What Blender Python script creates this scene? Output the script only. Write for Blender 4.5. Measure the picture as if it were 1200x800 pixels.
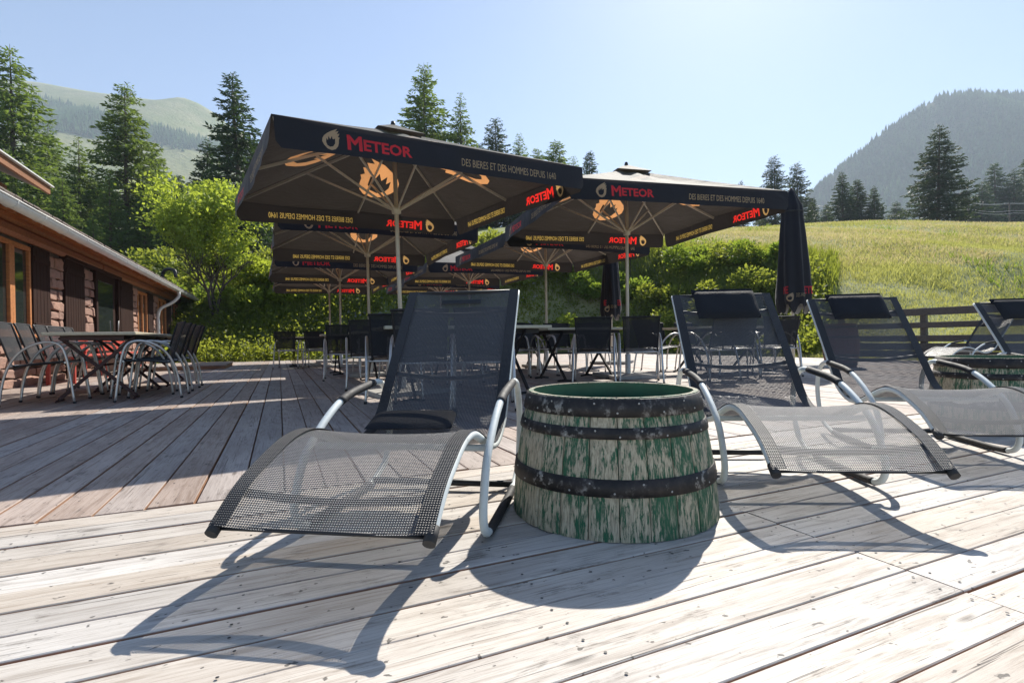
import bpy, bmesh, math, random
import numpy as np
from mathutils import Vector, Matrix
from mathutils.geometry import delaunay_2d_cdt

for o in list(bpy.data.objects): bpy.data.objects.remove(o)
S = bpy.context.scene
C = S.collection
R = math.radians

# ------------------------------------------------------------------ camera
CAM_H = 0.60
FPX = 611.7                                  # focal length in pixels of a 1200 px wide frame
cd = bpy.data.cameras.new("camera"); cam = bpy.data.objects.new("camera", cd); C.objects.link(cam)
cd.sensor_width = 36.0; cd.lens = FPX / 1200 * 36.0
cd.clip_start = 0.05; cd.clip_end = 12000
_p, _r = R(-0.25), R(-0.936)
_F = Vector((0, math.cos(_p), math.sin(_p))); _U0 = Vector((0, -math.sin(_p), math.cos(_p))); _R0 = Vector((1, 0, 0))
_R = _R0 * math.cos(_r) + _U0 * math.sin(_r); _U = -_R0 * math.sin(_r) + _U0 * math.cos(_r)
m = Matrix((_R, _U, -_F)).transposed().to_4x4(); m.translation = (0, 0, CAM_H)
cam.matrix_world = m
S.camera = cam

# ------------------------------------------------------------------ sky, sun, exposure
SUN_AZ, SUN_EL = R(24), R(42)                # azimuth measured from +Y towards +X
W = bpy.data.worlds.new("World"); S.world = W; W.use_nodes = True
nt = W.node_tree; nt.nodes.clear()
sky = nt.nodes.new("ShaderNodeTexSky"); sky.sky_type = 'NISHITA'; sky.sun_disc = False
sky.sun_elevation = SUN_EL; sky.sun_rotation = SUN_AZ
sky.altitude = 1500; sky.air_density = 1.0; sky.dust_density = 0.8; sky.ozone_density = 1.6
bg = nt.nodes.new("ShaderNodeBackground"); bg.inputs[1].default_value = 0.08
wo = nt.nodes.new("ShaderNodeOutputWorld")
nt.links.new(sky.outputs[0], bg.inputs[0]); nt.links.new(bg.outputs[0], wo.inputs[0])
sd = bpy.data.lights.new("sun", 'SUN'); sd.energy = 4.2; sd.angle = R(0.53); sd.color = (1, 0.94, 0.84)
sun = bpy.data.objects.new("sun", sd); C.objects.link(sun)
sdir = Vector((math.sin(SUN_AZ) * math.cos(SUN_EL), math.cos(SUN_AZ) * math.cos(SUN_EL), math.sin(SUN_EL)))
sun.rotation_euler = sdir.to_track_quat('Z', 'Y').to_euler()
sun.location = (20, 40, 40)
S.view_settings.view_transform = 'Standard'; S.view_settings.look = 'None'
S.view_settings.exposure = 1.28; S.view_settings.gamma = 1.0; S.view_settings.use_curve_mapping = False
S.cycles.max_bounces = 7; S.cycles.diffuse_bounces = 3; S.cycles.glossy_bounces = 3; S.cycles.transmission_bounces = 4; S.cycles.volume_bounces = 0; S.cycles.transparent_max_bounces = 12

# ------------------------------------------------------------------ frames of reference
YAW = R(24.03)                               # the deck, house and table rows share this direction
UD = Vector((math.cos(YAW), math.sin(YAW), 0)); VD = Vector((-math.sin(YAW), math.cos(YAW), 0))
def UV(u, v, z=0.0): return UD * u + VD * v + Vector((0, 0, z))
def at(px, py, y):                           # point at depth y along a direction of the 1200 px frame
    d = _F + _R * ((px - 600) / FPX) - _U * ((py - 400) / FPX)
    return Vector((0, 0, CAM_H)) + d * (y / d.y)
DECK_U0, DECK_U1, DECK_V1, SEAM = -3.6, 12.4, 19.2, 2.30
def sst(a, b, x):
    t = np.clip((x - a) / (b - a), 0, 1); return t * t * (3 - 2 * t)
def ground_z(x, y):
    x = np.asarray(x, float); y = np.asarray(y, float)
    u = x * UD.x + y * UD.y; v = x * VD.x + y * VD.y
    eu = np.maximum(0, u - DECK_U1); ev = np.maximum(0, v - DECK_V1)
    e = np.hypot(eu, ev)
    b = sst(7.0, 11.5, v); left = sst(7.0, -3.0, u)
    bank = 2.2 * sst(0.6, 5.0, e) * (1 - .6 * left)
    soft = 0.15 * np.minimum(e, 6.0)
    z = -0.22 + 0.22 * sst(0, .5, e) + b * bank + (1 - b) * soft
    far = np.maximum(0, y - 17.0) * sst(.5, 6, e)
    z = z + 23.0 * (1 - np.exp(-far / 70))
    hill = 0.35 * np.sin(x * .21 + 1.3) * np.sin(y * .17) + .15 * np.sin(x * .55 + y * .43)
    return z + hill * sst(4, 20, e)
def gz(x, y): return float(ground_z(x, y))

# ------------------------------------------------------------------ object helpers
def tag(o, label=None, cat=None, group=None, kind=None):
    if label: o["label"] = label
    if cat: o["category"] = cat
    if group: o["group"] = group
    if kind: o["kind"] = kind
    return o
def link(name, data, parent=None):
    o = bpy.data.objects.new(name, data); C.objects.link(o)
    if parent: o.parent = parent
    return o
def empty(name, loc=(0, 0, 0), rz=0.0):
    o = link(name, None); o.location = loc; o.rotation_euler = (0, 0, rz); o.empty_display_size = .2
    return o
def copy_tree(o, parent=None):
    c = o.copy(); C.objects.link(c); c.parent = parent
    for ch in list(o.children): copy_tree(ch, c)
    return c
def mesh_np(name, V, F, mats=None, smooth=False, midx=None):
    V = np.asarray(V, np.float32).reshape(-1, 3); F = np.asarray(F, np.int32)
    k = F.shape[1]
    me = bpy.data.meshes.new(name); me.vertices.add(len(V)); me.vertices.foreach_set('co', V.ravel())
    me.loops.add(F.size); me.loops.foreach_set('vertex_index', F.ravel())
    me.polygons.add(len(F)); me.polygons.foreach_set('loop_start', np.arange(0, F.size, k, dtype=np.int32))
    if midx is not None: me.polygons.foreach_set('material_index', np.asarray(midx, np.int32))
    if smooth: me.polygons.foreach_set('use_smooth', np.ones(len(F), bool))
    me.update(); me.validate()
    for mt in ([mats] if not isinstance(mats, (list, tuple)) else mats):
        if mt: me.materials.append(mt)
    return me
class MB:
    def __init__(s): s.v = []; s.f = []; s.sm = []
    def add(s, vs, fs, sm=False):
        n = len(s.v); s.v += [tuple(q) for q in vs]
        for f in fs: s.f.append(tuple(i + n for i in f)); s.sm.append(sm)
        return s
    def box(s, c, d, M=None, bev=0.0):
        x, y, z = d[0] / 2, d[1] / 2, d[2] / 2
        if bev <= 0:
            vs = [(i * x, j * y, k * z) for k in (-1, 1) for j in (-1, 1) for i in (-1, 1)]
            fs = [(0, 2, 3, 1), (4, 5, 7, 6), (0, 1, 5, 4), (2, 6, 7, 3), (0, 4, 6, 2), (1, 3, 7, 5)]
        else:
            bev = min(bev, x * .9, y * .9, z * .9)
            bm = bmesh.new(); bmesh.ops.create_cube(bm, size=1)
            for q in bm.verts: q.co = Vector((q.co.x * d[0], q.co.y * d[1], q.co.z * d[2]))
            bmesh.ops.bevel(bm, geom=bm.edges[:], offset=bev, segments=1, affect='EDGES')
            bm.verts.index_update(); vs = [q.co[:] for q in bm.verts]; fs = [[q.index for q in f.verts] for f in bm.faces]; bm.free()
        vs = [Vector(q) for q in vs]
        if M is not None: vs = [M @ q for q in vs]
        c = Vector(c); return s.add([q + c for q in vs], fs)
    def bar(s, a, b, w, h, bev=0.0):
        a = Vector(a); b = Vector(b); d = b - a; L = d.length
        M = d.to_track_quat('X', 'Z').to_matrix()
        return s.box((a + b) / 2, (L, w, h), M, bev)
    def tube(s, pts, r, n=10, closed=False, cap=True, flat=1.0):
        P = [Vector(p) for p in pts]; k = len(P)
        rr = r if isinstance(r, (list, tuple)) else [r] * k
        vs = []; prev = None
        for i in range(k):
            if closed: t = P[(i + 1) % k] - P[i - 1]
            else: t = P[min(i + 1, k - 1)] - P[max(i - 1, 0)]
            t.normalize()
            if prev is None:
                a = Vector((0, 0, 1)) if abs(t.z) < .9 else Vector((1, 0, 0))
                nrm = (a - t * a.dot(t)).normalized()
            else: nrm = (prev - t * prev.dot(t)).normalized()
            prev = nrm; b = t.cross(nrm)
            for j in range(n):
                a_ = 2 * math.pi * j / n
                vs.append(P[i] + (nrm * math.cos(a_) + b * math.sin(a_) * flat) * rr[i])
        fs = []
        for i in range(k if closed else k - 1):
            i2 = (i + 1) % k
            for j in range(n):
                j2 = (j + 1) % n
                fs.append((i * n + j, i * n + j2, i2 * n + j2, i2 * n + j))
        s.add(vs, fs, True)
        if cap and not closed:
            n0 = len(s.v) - len(vs)
            s.f.append(tuple(n0 + j for j in range(n))[::-1]); s.sm.append(False)
            s.f.append(tuple(n0 + (k - 1) * n + j for j in range(n))); s.sm.append(False)
        return s
    def lathe(s, prof, n=24, c=(0, 0, 0), a0=0, a1=2 * math.pi, sm=True):
        full = abs(a1 - a0 - 2 * math.pi) < 1e-6; k = n if full else n + 1
        vs = []
        for j in range(k):
            a = a0 + (a1 - a0) * j / n
            for (r, z) in prof: vs.append((c[0] + r * math.cos(a), c[1] + r * math.sin(a), c[2] + z))
        m_ = len(prof); fs = []
        for j in range(n):
            j2 = (j + 1) % k
            for i in range(m_ - 1): fs.append((j * m_ + i, j2 * m_ + i, j2 * m_ + i + 1, j * m_ + i + 1))
        return s.add(vs, fs, sm)
    def disc(s, c, r, n=24, up=True):
        vs = [(c[0] + r * math.cos(2 * math.pi * j / n), c[1] + r * math.sin(2 * math.pi * j / n), c[2]) for j in range(n)]
        return s.add(vs, [tuple(range(n)) if up else tuple(range(n))[::-1]])
    def mesh(s, name, mat):
        me = bpy.data.meshes.new(name); me.from_pydata(s.v, [], s.f)
        me.polygons.foreach_set('use_smooth', s.sm); me.update()
        if mat: me.materials.append(mat)
        return me
    def build(s, name, mat, parent=None): return link(name, s.mesh(name, mat), parent)
def catmull(P, n=6, closed=False):
    P = [Vector(p) for p in P]; out = []; k = len(P)
    for i in range(k if closed else k - 1):
        p0 = P[i - 1] if (closed or i > 0) else P[0] * 2 - P[1]
        p1 = P[i]; p2 = P[(i + 1) % k]
        p3 = P[(i + 2) % k] if (closed or i + 2 < k) else P[-1] * 2 - P[-2]
        for j in range(n):
            t = j / n
            out.append(.5 * (2 * p1 + (p2 - p0) * t + (2 * p0 - 5 * p1 + 4 * p2 - p3) * t * t + (3 * p1 - p0 - 3 * p2 + p3) * t ** 3))
    if not closed: out.append(P[-1])
    return out

# ------------------------------------------------------------------ materials
class NT:
    def __init__(s, name):
        s.m = bpy.data.materials.new(name); s.m.use_nodes = True; s.t = s.m.node_tree; s.t.nodes.clear()
        s.out = s.n("ShaderNodeOutputMaterial")
    def n(s, typ, **kw):
        q = s.t.nodes.new(typ)
        for k, v in kw.items(): setattr(q, k, v)
        return q
    def l(s, a, b): s.t.links.new(a, b)
    def val(s, x, sock):
        if hasattr(x, 'is_linked') or isinstance(x, bpy.types.NodeSocket): s.l(x, sock)
        else: sock.default_value = x
    def math(s, op, a, b=0.0, c=0.0, clamp=False):
        q = s.n("ShaderNodeMath", operation=op, use_clamp=clamp)
        s.val(a, q.inputs[0]); s.val(b, q.inputs[1]); s.val(c, q.inputs[2]); return q.outputs[0]
    def mix(s, f, a, b, mode='MIX'):
        q = s.n("ShaderNodeMix", data_type='RGBA', blend_type=mode, clamp_factor=True)
        s.val(f, q.inputs[0])
        for x, i in ((a, 6), (b, 7)):
            if isinstance(x, tuple): q.inputs[i].default_value = (*x[:3], 1)
            else: s.l(x, q.inputs[i])
        return q.outputs[2]
    def ramp(s, f, stops):
        q = s.n("ShaderNodeValToRGB"); e = q.color_ramp.elements
        while len(e) < len(stops): e.new(.5)
        for i, (p, c_) in enumerate(stops):
            e[i].position = p; e[i].color = (*c_, 1) if len(c_) == 3 else c_
        s.l(f, q.inputs[0]); return q.outputs[0]
    def step(s, f, a, b):
        q = s.n("ShaderNodeMapRange", interpolation_type='SMOOTHSTEP'); s.val(f, q.inputs[0]); q.inputs[1].default_value = a; q.inputs[2].default_value = b
        return q.outputs[0]
    def coord(s, kind='Object', scale=(1, 1, 1), rand=0.0):
        tc = s.n("ShaderNodeTexCoord"); v = tc.outputs[kind]
        if rand:
            oi = s.n("ShaderNodeObjectInfo"); mul = s.math('MULTIPLY', oi.outputs['Random'], rand)
            va = s.n("ShaderNodeVectorMath", operation='ADD'); s.l(v, va.inputs[0]); s.l(mul, va.inputs[1]); v = va.outputs[0]
        mp = s.n("ShaderNodeMapping"); mp.inputs['Scale'].default_value = scale; s.l(v, mp.inputs[0]); return mp.outputs[0]
    def noise(s, vec, scale=5, detail=4, rough=.55, dist=0.0):
        q = s.n("ShaderNodeTexNoise"); s.l(vec, q.inputs['Vector']); q.inputs['Scale'].default_value = scale
        q.inputs['Detail'].default_value = detail; q.inputs['Roughness'].default_value = rough; q.inputs['Distortion'].default_value = dist
        return q.outputs[0]
    def rnd(s): return s.n("ShaderNodeObjectInfo").outputs['Random']
    def isl(s): return s.n("ShaderNodeNewGeometry").outputs['Random Per Island']
    def bump(s, h, strength=.3, dist=.01):
        q = s.n("ShaderNodeBump"); q.inputs['Strength'].default_value = strength; q.inputs['Distance'].default_value = dist; s.l(h, q.inputs['Height']); return q.outputs[0]
    def bsdf(s, col, rough=.6, metal=0.0, nrm=None, spec=.5, **kw):
        q = s.n("ShaderNodeBsdfPrincipled")
        if isinstance(col, tuple): q.inputs['Base Color'].default_value = (*col[:3], 1)
        else: s.l(col, q.inputs['Base Color'])
        s.val(rough, q.inputs['Roughness']); s.val(metal, q.inputs['Metallic']); q.inputs['Specular IOR Level'].default_value = spec
        if nrm: s.l(nrm, q.inputs['Normal'])
        for k, v in kw.items(): q.inputs[k].default_value = v
        return q.outputs[0]
    def shade(s, kind, col, nrm=None):
        q = s.n(kind)
        if isinstance(col, tuple): q.inputs[0].default_value = (*col[:3], 1)
        else: s.l(col, q.inputs[0])
        if nrm: s.l(nrm, q.inputs['Normal'])
        return q.outputs[0]
    def mixs(s, f, a, b):
        q = s.n("ShaderNodeMixShader"); s.val(f, q.inputs[0]); s.l(a, q.inputs[1]); s.l(b, q.inputs[2]); return q.outputs[0]
    def done(s, sh, vol=False): s.l(sh, s.out.inputs[1 if vol else 0]); return s.m

def m_plain(name, col, rough=.6, metal=0.0, var=.12, scale=6, spec=.5, bump=0.0):
    t = NT(name); c = t.coord('Object', rand=37)
    n = t.noise(c, scale, 5)
    k = t.math('MULTIPLY_ADD', n, var * 2, 1 - var)
    hs = t.n("ShaderNodeHueSaturation"); hs.inputs['Color'].default_value = (*col, 1); t.l(k, hs.inputs['Value'])
    rr = t.math('MULTIPLY_ADD', n, .25, rough - .12)
    return t.done(t.bsdf(hs.outputs[0], rr, metal, t.bump(n, bump, .01) if bump else None, spec))

def m_deck(name, c1, c2, c3, knots=True):
    t = NT(name)
    v = t.coord('Object', (1, 1, 1), rand=60)
    vl = t.coord('Object', (1.0, 14, 14), rand=60)
    big = t.noise(t.coord('Object', (1, 2.5, 1), rand=60), 1.5, 4, .6)
    grain = t.noise(vl, 3.0, 6, .65, .6)
    fine = t.noise(t.coord('Object', (2.6, 95, 40), rand=60), 3, 5, .75)
    r = t.rnd()
    base = t.mix(t.step(big, .3, .7), c1, c2)
    base = t.mix(t.math('MULTIPLY', t.step(grain, .47, .68), .60), base, c3)
    base = t.mix(t.math('MULTIPLY', t.step(fine, .48, .66), .62), base, c3)
    hs = t.n("ShaderNodeHueSaturation"); t.l(base, hs.inputs['Color'])
    t.l(t.math('MULTIPLY_ADD', r, .20, .90), hs.inputs['Value']); t.l(t.math('MULTIPLY_ADD', t.math('FRACT', t.math('MULTIPLY', r, 7.3)), .7, .65), hs.inputs['Saturation'])
    col = hs.outputs[0]
    # wide blotches of dirt, cracks and knots
    st = t.noise(t.coord('Object', (1.2, 3, 1), rand=31), 4.5, 7, .7, .4)
    col = t.mix(t.math('MULTIPLY', t.math('MULTIPLY', t.step(st, .54, .68), t.step(fine, .35, .6)), .75), col, tuple(q * .38 for q in c3))
    vo = t.n("ShaderNodeTexVoronoi"); t.l(t.coord('Object', (1.5, 5.5, 2), rand=60), vo.inputs['Vector']); vo.inputs['Scale'].default_value = 1.5
    kn = t.math('SUBTRACT', 1.0, t.step(vo.outputs['Distance'], .035, .12))
    col = t.mix(t.math('MULTIPLY', kn, .75), col, tuple(q * .35 for q in c3))
    ch = t.noise(t.coord('Object', (22, 30, 10), rand=90), 1.6, 2, .5)
    col = t.mix(t.math('MULTIPLY', t.step(ch, .685, .73), .8), col, (.03, .026, .024))
    cr = t.noise(t.coord('Object', (1.1, 60, 10), rand=20), 2.2, 3, .5, .3)
    crk = t.step(cr, .655, .70)
    col = t.mix(t.math('MULTIPLY', crk, .7), col, tuple(q * .2 for q in c3))
    oz = t.n("ShaderNodeSeparateXYZ"); t.l(t.n("ShaderNodeTexCoord").outputs['Object'], oz.inputs[0])
    col = t.mix(t.step(oz.outputs[2], -.0015, -.006), col, (.32, .175, .105))
    h = t.math('SUBTRACT', t.math('MULTIPLY_ADD', fine, .5, t.math('MULTIPLY', grain, .5)), crk)
    rough = t.math('MULTIPLY_ADD', grain, .3, .5)
    return t.done(t.bsdf(col, rough, 0, t.bump(h, .45, .004), .4))
M = {}
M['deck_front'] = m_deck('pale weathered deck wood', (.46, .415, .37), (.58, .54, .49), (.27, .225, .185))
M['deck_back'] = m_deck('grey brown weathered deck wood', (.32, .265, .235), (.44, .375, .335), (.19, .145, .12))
M['joist'] = m_plain('dirty brown joist', (.40, .24, .15), .9, var=.4, scale=14)

def m_fabric_mesh(name, col, hole=.42, pitch=.0065, glint=.5):
    t = NT(name)
    uv = t.n("ShaderNodeUVMap").outputs[0]
    sx = t.n("ShaderNodeSeparateXYZ"); t.l(uv, sx.inputs[0])
    k = math.pi / pitch
    a = t.math('SINE', t.math('MULTIPLY', sx.outputs[0], k)); b = t.math('SINE', t.math('MULTIPLY', sx.outputs[1], k))
    w = t.math('ABSOLUTE', t.math('MULTIPLY', a, b))
    h = t.step(w, hole, hole + .2)
    n = t.noise(uv, 4, 3)
    c = t.mix(n, tuple(q * .8 for q in col), tuple(q * 1.25 for q in col))
    sh = t.bsdf(c, .42, 0, t.bump(t.math('MULTIPLY', w, -1.0), 1.0, .003), glint, **{'Sheen Weight': glint * .06, 'Sheen Roughness': .4})
    tr = t.n("ShaderNodeBsdfTransparent").outputs[0]
    return t.done(t.mixs(h, sh, tr))
M['sling'] = m_fabric_mesh('black woven sling', (.026, .029, .04), .58, .0062, 1.0)
M['sling_edge'] = m_fabric_mesh('black doubled sling hem', (.016, .018, .024), 1.3, .0062, .4)
M['chair_mesh'] = m_fabric_mesh('charcoal chair mesh', (.022, .023, .028), .78, .008, .3)
M['pillow'] = m_plain('black padded fabric', (.014, .015, .019), .8, var=.25, scale=120, spec=.25, bump=.3)

def m_tube(name, col, rough=.35, metal=.2):
    t = NT(name); c = t.coord('Object', rand=19)
    n = t.noise(c, 9, 6, .7); sp = t.noise(c, 60, 3, .6)
    k = t.mix(t.math('MULTIPLY', t.step(n, .5, .75), .5), col, tuple(q * .62 for q in col))
    k = t.mix(t.math('MULTIPLY', t.step(sp, .68, .76), .6), k, (.16, .13, .10))
    return t.done(t.bsdf(k, t.math('MULTIPLY_ADD', n, .3, rough - .1), metal, t.bump(sp, .1, .002), .5))
M['tube'] = m_tube('pale grey painted tube', (.60, .645, .64), .55, .0)
M['alu'] = m_tube('aluminium chair tube', (.60, .59, .57), .38, .75)
M['pole'] = m_tube('beige lacquered parasol pole', (.56, .52, .45), .45, .1)
M['rubber'] = m_plain('black rubber sleeve', (.022, .022, .024), .7, var=.3, scale=40, bump=.2)
M['blackmetal'] = m_plain('black metal', (.02, .02, .022), .5, .3, var=.3, scale=20)
M['redmetal'] = m_plain('dark red folding frame', (.04, .010, .010), .5, .2, var=.3, scale=20)
M['redpaint'] = m_plain('red painted wood', (.42, .05, .035), .55, var=.3, scale=9)
M['steel'] = m_plain('galvanised zinc', (.60, .61, .60), .5, .15, var=.2, scale=7)

def m_wood(name, c1, c2, sx=(1.2, 14, 14), rough=.65, spec=.4):
    t = NT(name); g = t.noise(t.coord('Object', sx, rand=40), 2.5, 6, .65, .5); b = t.noise(t.coord('Object', rand=40), 2, 4)
    col = t.mix(t.step(g, .3, .75), c1, c2)
    hs = t.n("ShaderNodeHueSaturation"); t.l(col, hs.inputs['Color']); t.l(t.math('MULTIPLY_ADD', b, .5, .75), hs.inputs['Value'])
    return t.done(t.bsdf(hs.outputs[0], rough, 0, t.bump(g, .35, .004), spec))
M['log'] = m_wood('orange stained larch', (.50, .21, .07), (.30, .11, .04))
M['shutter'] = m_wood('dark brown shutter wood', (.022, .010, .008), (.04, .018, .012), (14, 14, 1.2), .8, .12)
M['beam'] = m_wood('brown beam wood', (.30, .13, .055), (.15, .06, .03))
M['fence'] = m_wood('dark weathered rail', (.065, .055, .05), (.11, .095, .085))
M['tabletop'] = m_wood('pale table laminate', (.55, .50, .38), (.46, .41, .30), rough=.5)
M['shingle'] = m_wood('grey brown shingle', (.19, .155, .135), (.11, .085, .072), (14, 2, 8))
M['redbarrel'] = m_wood('red brown barrel wood', (.14, .042, .03), (.085, .03, .022), (14, 14, 1.2))

def m_barrel():
    t = NT('worn green barrel paint')
    st = t.noise(t.coord('Object', (44, 44, 7), rand=50), 2.0, 7, .75, .3)
    fi = t.noise(t.coord('Object', (150, 150, 12), rand=50), 1.5, 4, .65)
    bl = t.noise(t.coord('Object', (9, 9, 4.5), rand=3), 1.6, 5, .6)
    sx = t.n("ShaderNodeSeparateXYZ"); t.l(t.n("ShaderNodeTexCoord").outputs['Object'], sx.inputs[0])
    wood = t.mix(t.step(fi, .35, .7), (.47, .42, .305), (.25, .215, .155))
    wood = t.mix(t.math('MULTIPLY', t.step(st, .5, .62), .5), wood, (.13, .115, .08))
    green = t.mix(fi, (.006, .055, .026), (.014, .12, .055))
    r = t.rnd()
    k = t.math('ADD', t.math('MULTIPLY', st, .60), t.math('ADD', t.math('MULTIPLY', bl, .40), t.math('MULTIPLY', r, .06)))
    k = t.math('ADD', k, t.math('MULTIPLY', fi, .12))
    mask = t.math('MULTIPLY', t.step(k, .565, .625), t.math('MULTIPLY_ADD', t.step(fi, .38, .55), .45, .55))
    col = t.mix(mask, wood, green)
    h = t.math('MULTIPLY_ADD', mask, .5, t.math('MULTIPLY', fi, .6))
    return t.done(t.bsdf(col, t.math('MULTIPLY_ADD', mask, -.2, .75), 0, t.bump(h, .5, .004), .4))
M['barrel'] = m_barrel()
M['barrel_in'] = m_plain('green paint inside barrel', (.012, .085, .045), .5, var=.4, scale=9, bump=.2)
def m_hoop():
    t = NT('black rusty hoop'); c = t.coord('Object', rand=12)
    a = t.noise(c, 5, 7, .7); b = t.noise(c, 26, 5, .65)
    col = t.mix(t.step(b, .35, .7), (.012, .011, .011), (.036, .029, .027))
    col = t.mix(t.math('MULTIPLY', t.step(a, .50, .62), t.step(b, .50, .58)), col, (.30, .29, .27))
    return t.done(t.bsdf(col, .6, .25, t.bump(b, .4, .003), .5))
M['hoop'] = m_hoop()

def m_stone(name, a, b, c3):
    t = NT(name); c = t.coord('Object', rand=80); n = t.noise(c, 5, 6, .65); f = t.noise(c, 32, 4, .6)
    col = t.mix(t.rnd(), a, b); col = t.mix(t.math('MULTIPLY', t.step(n, .45, .7), .6), col, c3)
    col = t.mix(t.math('MULTIPLY', f, .35), col, (.10, .085, .075))
    return t.done(t.bsdf(col, .85, 0, t.bump(t.math('ADD', n, t.math('MULTIPLY', f, .4)), .6, .02), .3))
M['stone'] = m_stone('pinkish fieldstone', (.46, .27, .20), (.33, .20, .16), (.20, .13, .105))
M['mortar'] = m_plain('lime mortar', (.17, .135, .11), .9, var=.4, scale=12, bump=.5)
M['concrete'] = m_plain('grey concrete slab', (.36, .35, .33), .9, var=.25, scale=10, bump=.3)
t = NT('window glass'); M['glass'] = t.done(t.bsdf((.02, .025, .025), .06, 0, None, .8))

def m_canvas(name, out_col, trans, mixf=.45, rough=.7):
    t = NT(name); c = t.coord('Object', rand=11); n = t.noise(c, 2.2, 5, .6); w = t.noise(c, 220, 2, .5)
    k = t.math('MULTIPLY_ADD', n, .5, .75)
    hs = t.n("ShaderNodeHueSaturation"); hs.inputs['Color'].default_value = (*out_col, 1); t.l(k, hs.inputs['Value'])
    a = t.bsdf(hs.outputs[0], rough, 0, t.bump(t.math('MULTIPLY_ADD', t.noise(t.coord('Object', (1, 2.2, 1), rand=7), 3.2, 3, .5, .8), 14.0, w), .35, .0035), .5, **{'Sheen Weight': .35, 'Sheen Roughness': .4})
    hs2 = t.n("ShaderNodeHueSaturation"); hs2.inputs['Color'].default_value = (*trans, 1); t.l(k, hs2.inputs['Value'])
    b = t.shade("ShaderNodeBsdfTranslucent", hs2.outputs[0])
    return t.done(t.mixs(mixf, a, b))
M['canvas'] = m_canvas('charcoal parasol canvas', (.058, .055, .055), (.020, .016, .013), .45)
M['valance'] = m_canvas('navy black valance canvas', (.010, .012, .022), (.022, .018, .016), .4)
M['flame'] = m_canvas('pale flame print', (.42, .37, .31), (.62, .27, .09), .5)
M['flame_small'] = m_canvas('sand flame print', (.42, .34, .24), (.6, .35, .12), .45)
M['red_print'] = m_canvas('red lettering print', (.62, .030, .055), (.95, .03, .02), .5)
M['gold_print'] = m_canvas('sand lettering print', (.42, .36, .27), (.62, .42, .08), .5)
M['inside'] = m_canvas('pale inner cloth', (.4, .39, .37), (.3, .28, .25), .4)

def m_leaf(name, a, b, trans=.4, tcol=None, rough=.55):
    t = NT(name)
    col = t.mix(t.isl(), a, b)
    n = t.noise(t.coord('Object'), .55, 3); r = t.rnd()
    hs = t.n("ShaderNodeHueSaturation"); t.l(col, hs.inputs['Color'])
    t.l(t.math('MULTIPLY_ADD', n, .8, t.math('MULTIPLY_ADD', r, .3, .45)), hs.inputs['Value'])
    sh = t.bsdf(hs.outputs[0], rough, 0, None, .0 if rough >= 1 else .3)
    tc = t.mix(.6, hs.outputs[0], tcol or (b[0] * 2.2, b[1] * 1.9, b[2] * .8))
    return t.done(t.mixs(trans, sh, t.shade("ShaderNodeBsdfTranslucent", tc)))
M['larch'] = m_leaf('larch needles', (.055, .105, .03), (.12, .185, .055), .48)
M['spruce'] = m_leaf('spruce needles', (.022, .05, .022), (.045, .085, .032), .3)
M['pine_blue'] = m_leaf('blue green needles', (.026, .05, .032), (.05, .08, .045), .3)
M['leaf'] = m_leaf('bright green leaves', (.13, .19, .03), (.25, .33, .065), .58)
M['bushleaf'] = m_leaf('bush leaves', (.07, .13, .022), (.17, .25, .05), .55)
M['weed'] = m_leaf('bank weeds', (.075, .12, .024), (.20, .25, .055), .58)
M['grass'] = m_leaf('meadow grass', (.20, .245, .075), (.32, .345, .16), .48)
M['drygrass'] = m_leaf('seeding meadow grass', (.34, .31, .23), (.44, .40, .31), .4)
M['bark'] = m_plain('bark', (.085, .065, .05), .9, var=.5, scale=14, bump=.8)
t = NT('far conifers'); P_ = t.n("ShaderNodeNewGeometry").outputs['Position']
_c = t.mix(t.isl(), (.012, .036, .017), (.045, .095, .04)); _n = t.noise(P_, .013, 4, .6)
_c = t.mix(t.math('MULTIPLY', t.step(_n, .45, .68), .75), _c, (.085, .135, .055))
M['farforest'] = t.done(t.bsdf(_c, 1.0, 0, None, 0.0))

def m_ground():
    t = NT('meadow ground'); P = t.n("ShaderNodeNewGeometry").outputs['Position']
    def nz(s, d=5, r=.6):
        return t.noise(P, s, d, r)
    a = t.mix(t.step(nz(.05), .35, .65), (.21, .245, .085), (.32, .305, .16))
    a = t.mix(t.math('MULTIPLY', t.step(nz(.6), .5, .7), .6), a, (.14, .19, .045))
    a = t.mix(t.math('MULTIPLY', t.step(nz(.21), .55, .72), .7), a, (.27, .26, .12))
    a = t.mix(t.math('MULTIPLY', t.step(nz(5), .5, .75), .4), a, (.11, .12, .05))
    return t.done(t.bsdf(a, .9, 0, t.bump(nz(9), .6, .08), .2))
M['ground'] = m_ground()
def m_hill(name, forest):
    t = NT(name); P = t.n("ShaderNodeNewGeometry").outputs['Position']
    n = t.noise(P, .02, 6, .65); f = t.noise(P, .11, 5, .7)
    if forest: a = t.mix(t.step(n, .4, .6), (.03, .05, .024), (.05, .075, .032))
    else:
        a = t.mix(t.step(n, .35, .65), (.17, .205, .07), (.26, .26, .125))
        a = t.mix(t.math('MULTIPLY', t.step(f, .55, .7), .6), a, (.10, .125, .05))
    return t.done(t.bsdf(a, .95, 0, t.bump(f, 1, 4), .1))
M['hill_grass'] = m_hill('alpine pasture', False); M['hill_forest'] = m_hill('forest floor', True)
M['wire'] = m_plain('power line', (.45, .46, .48), .5, .3, var=.05)

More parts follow.
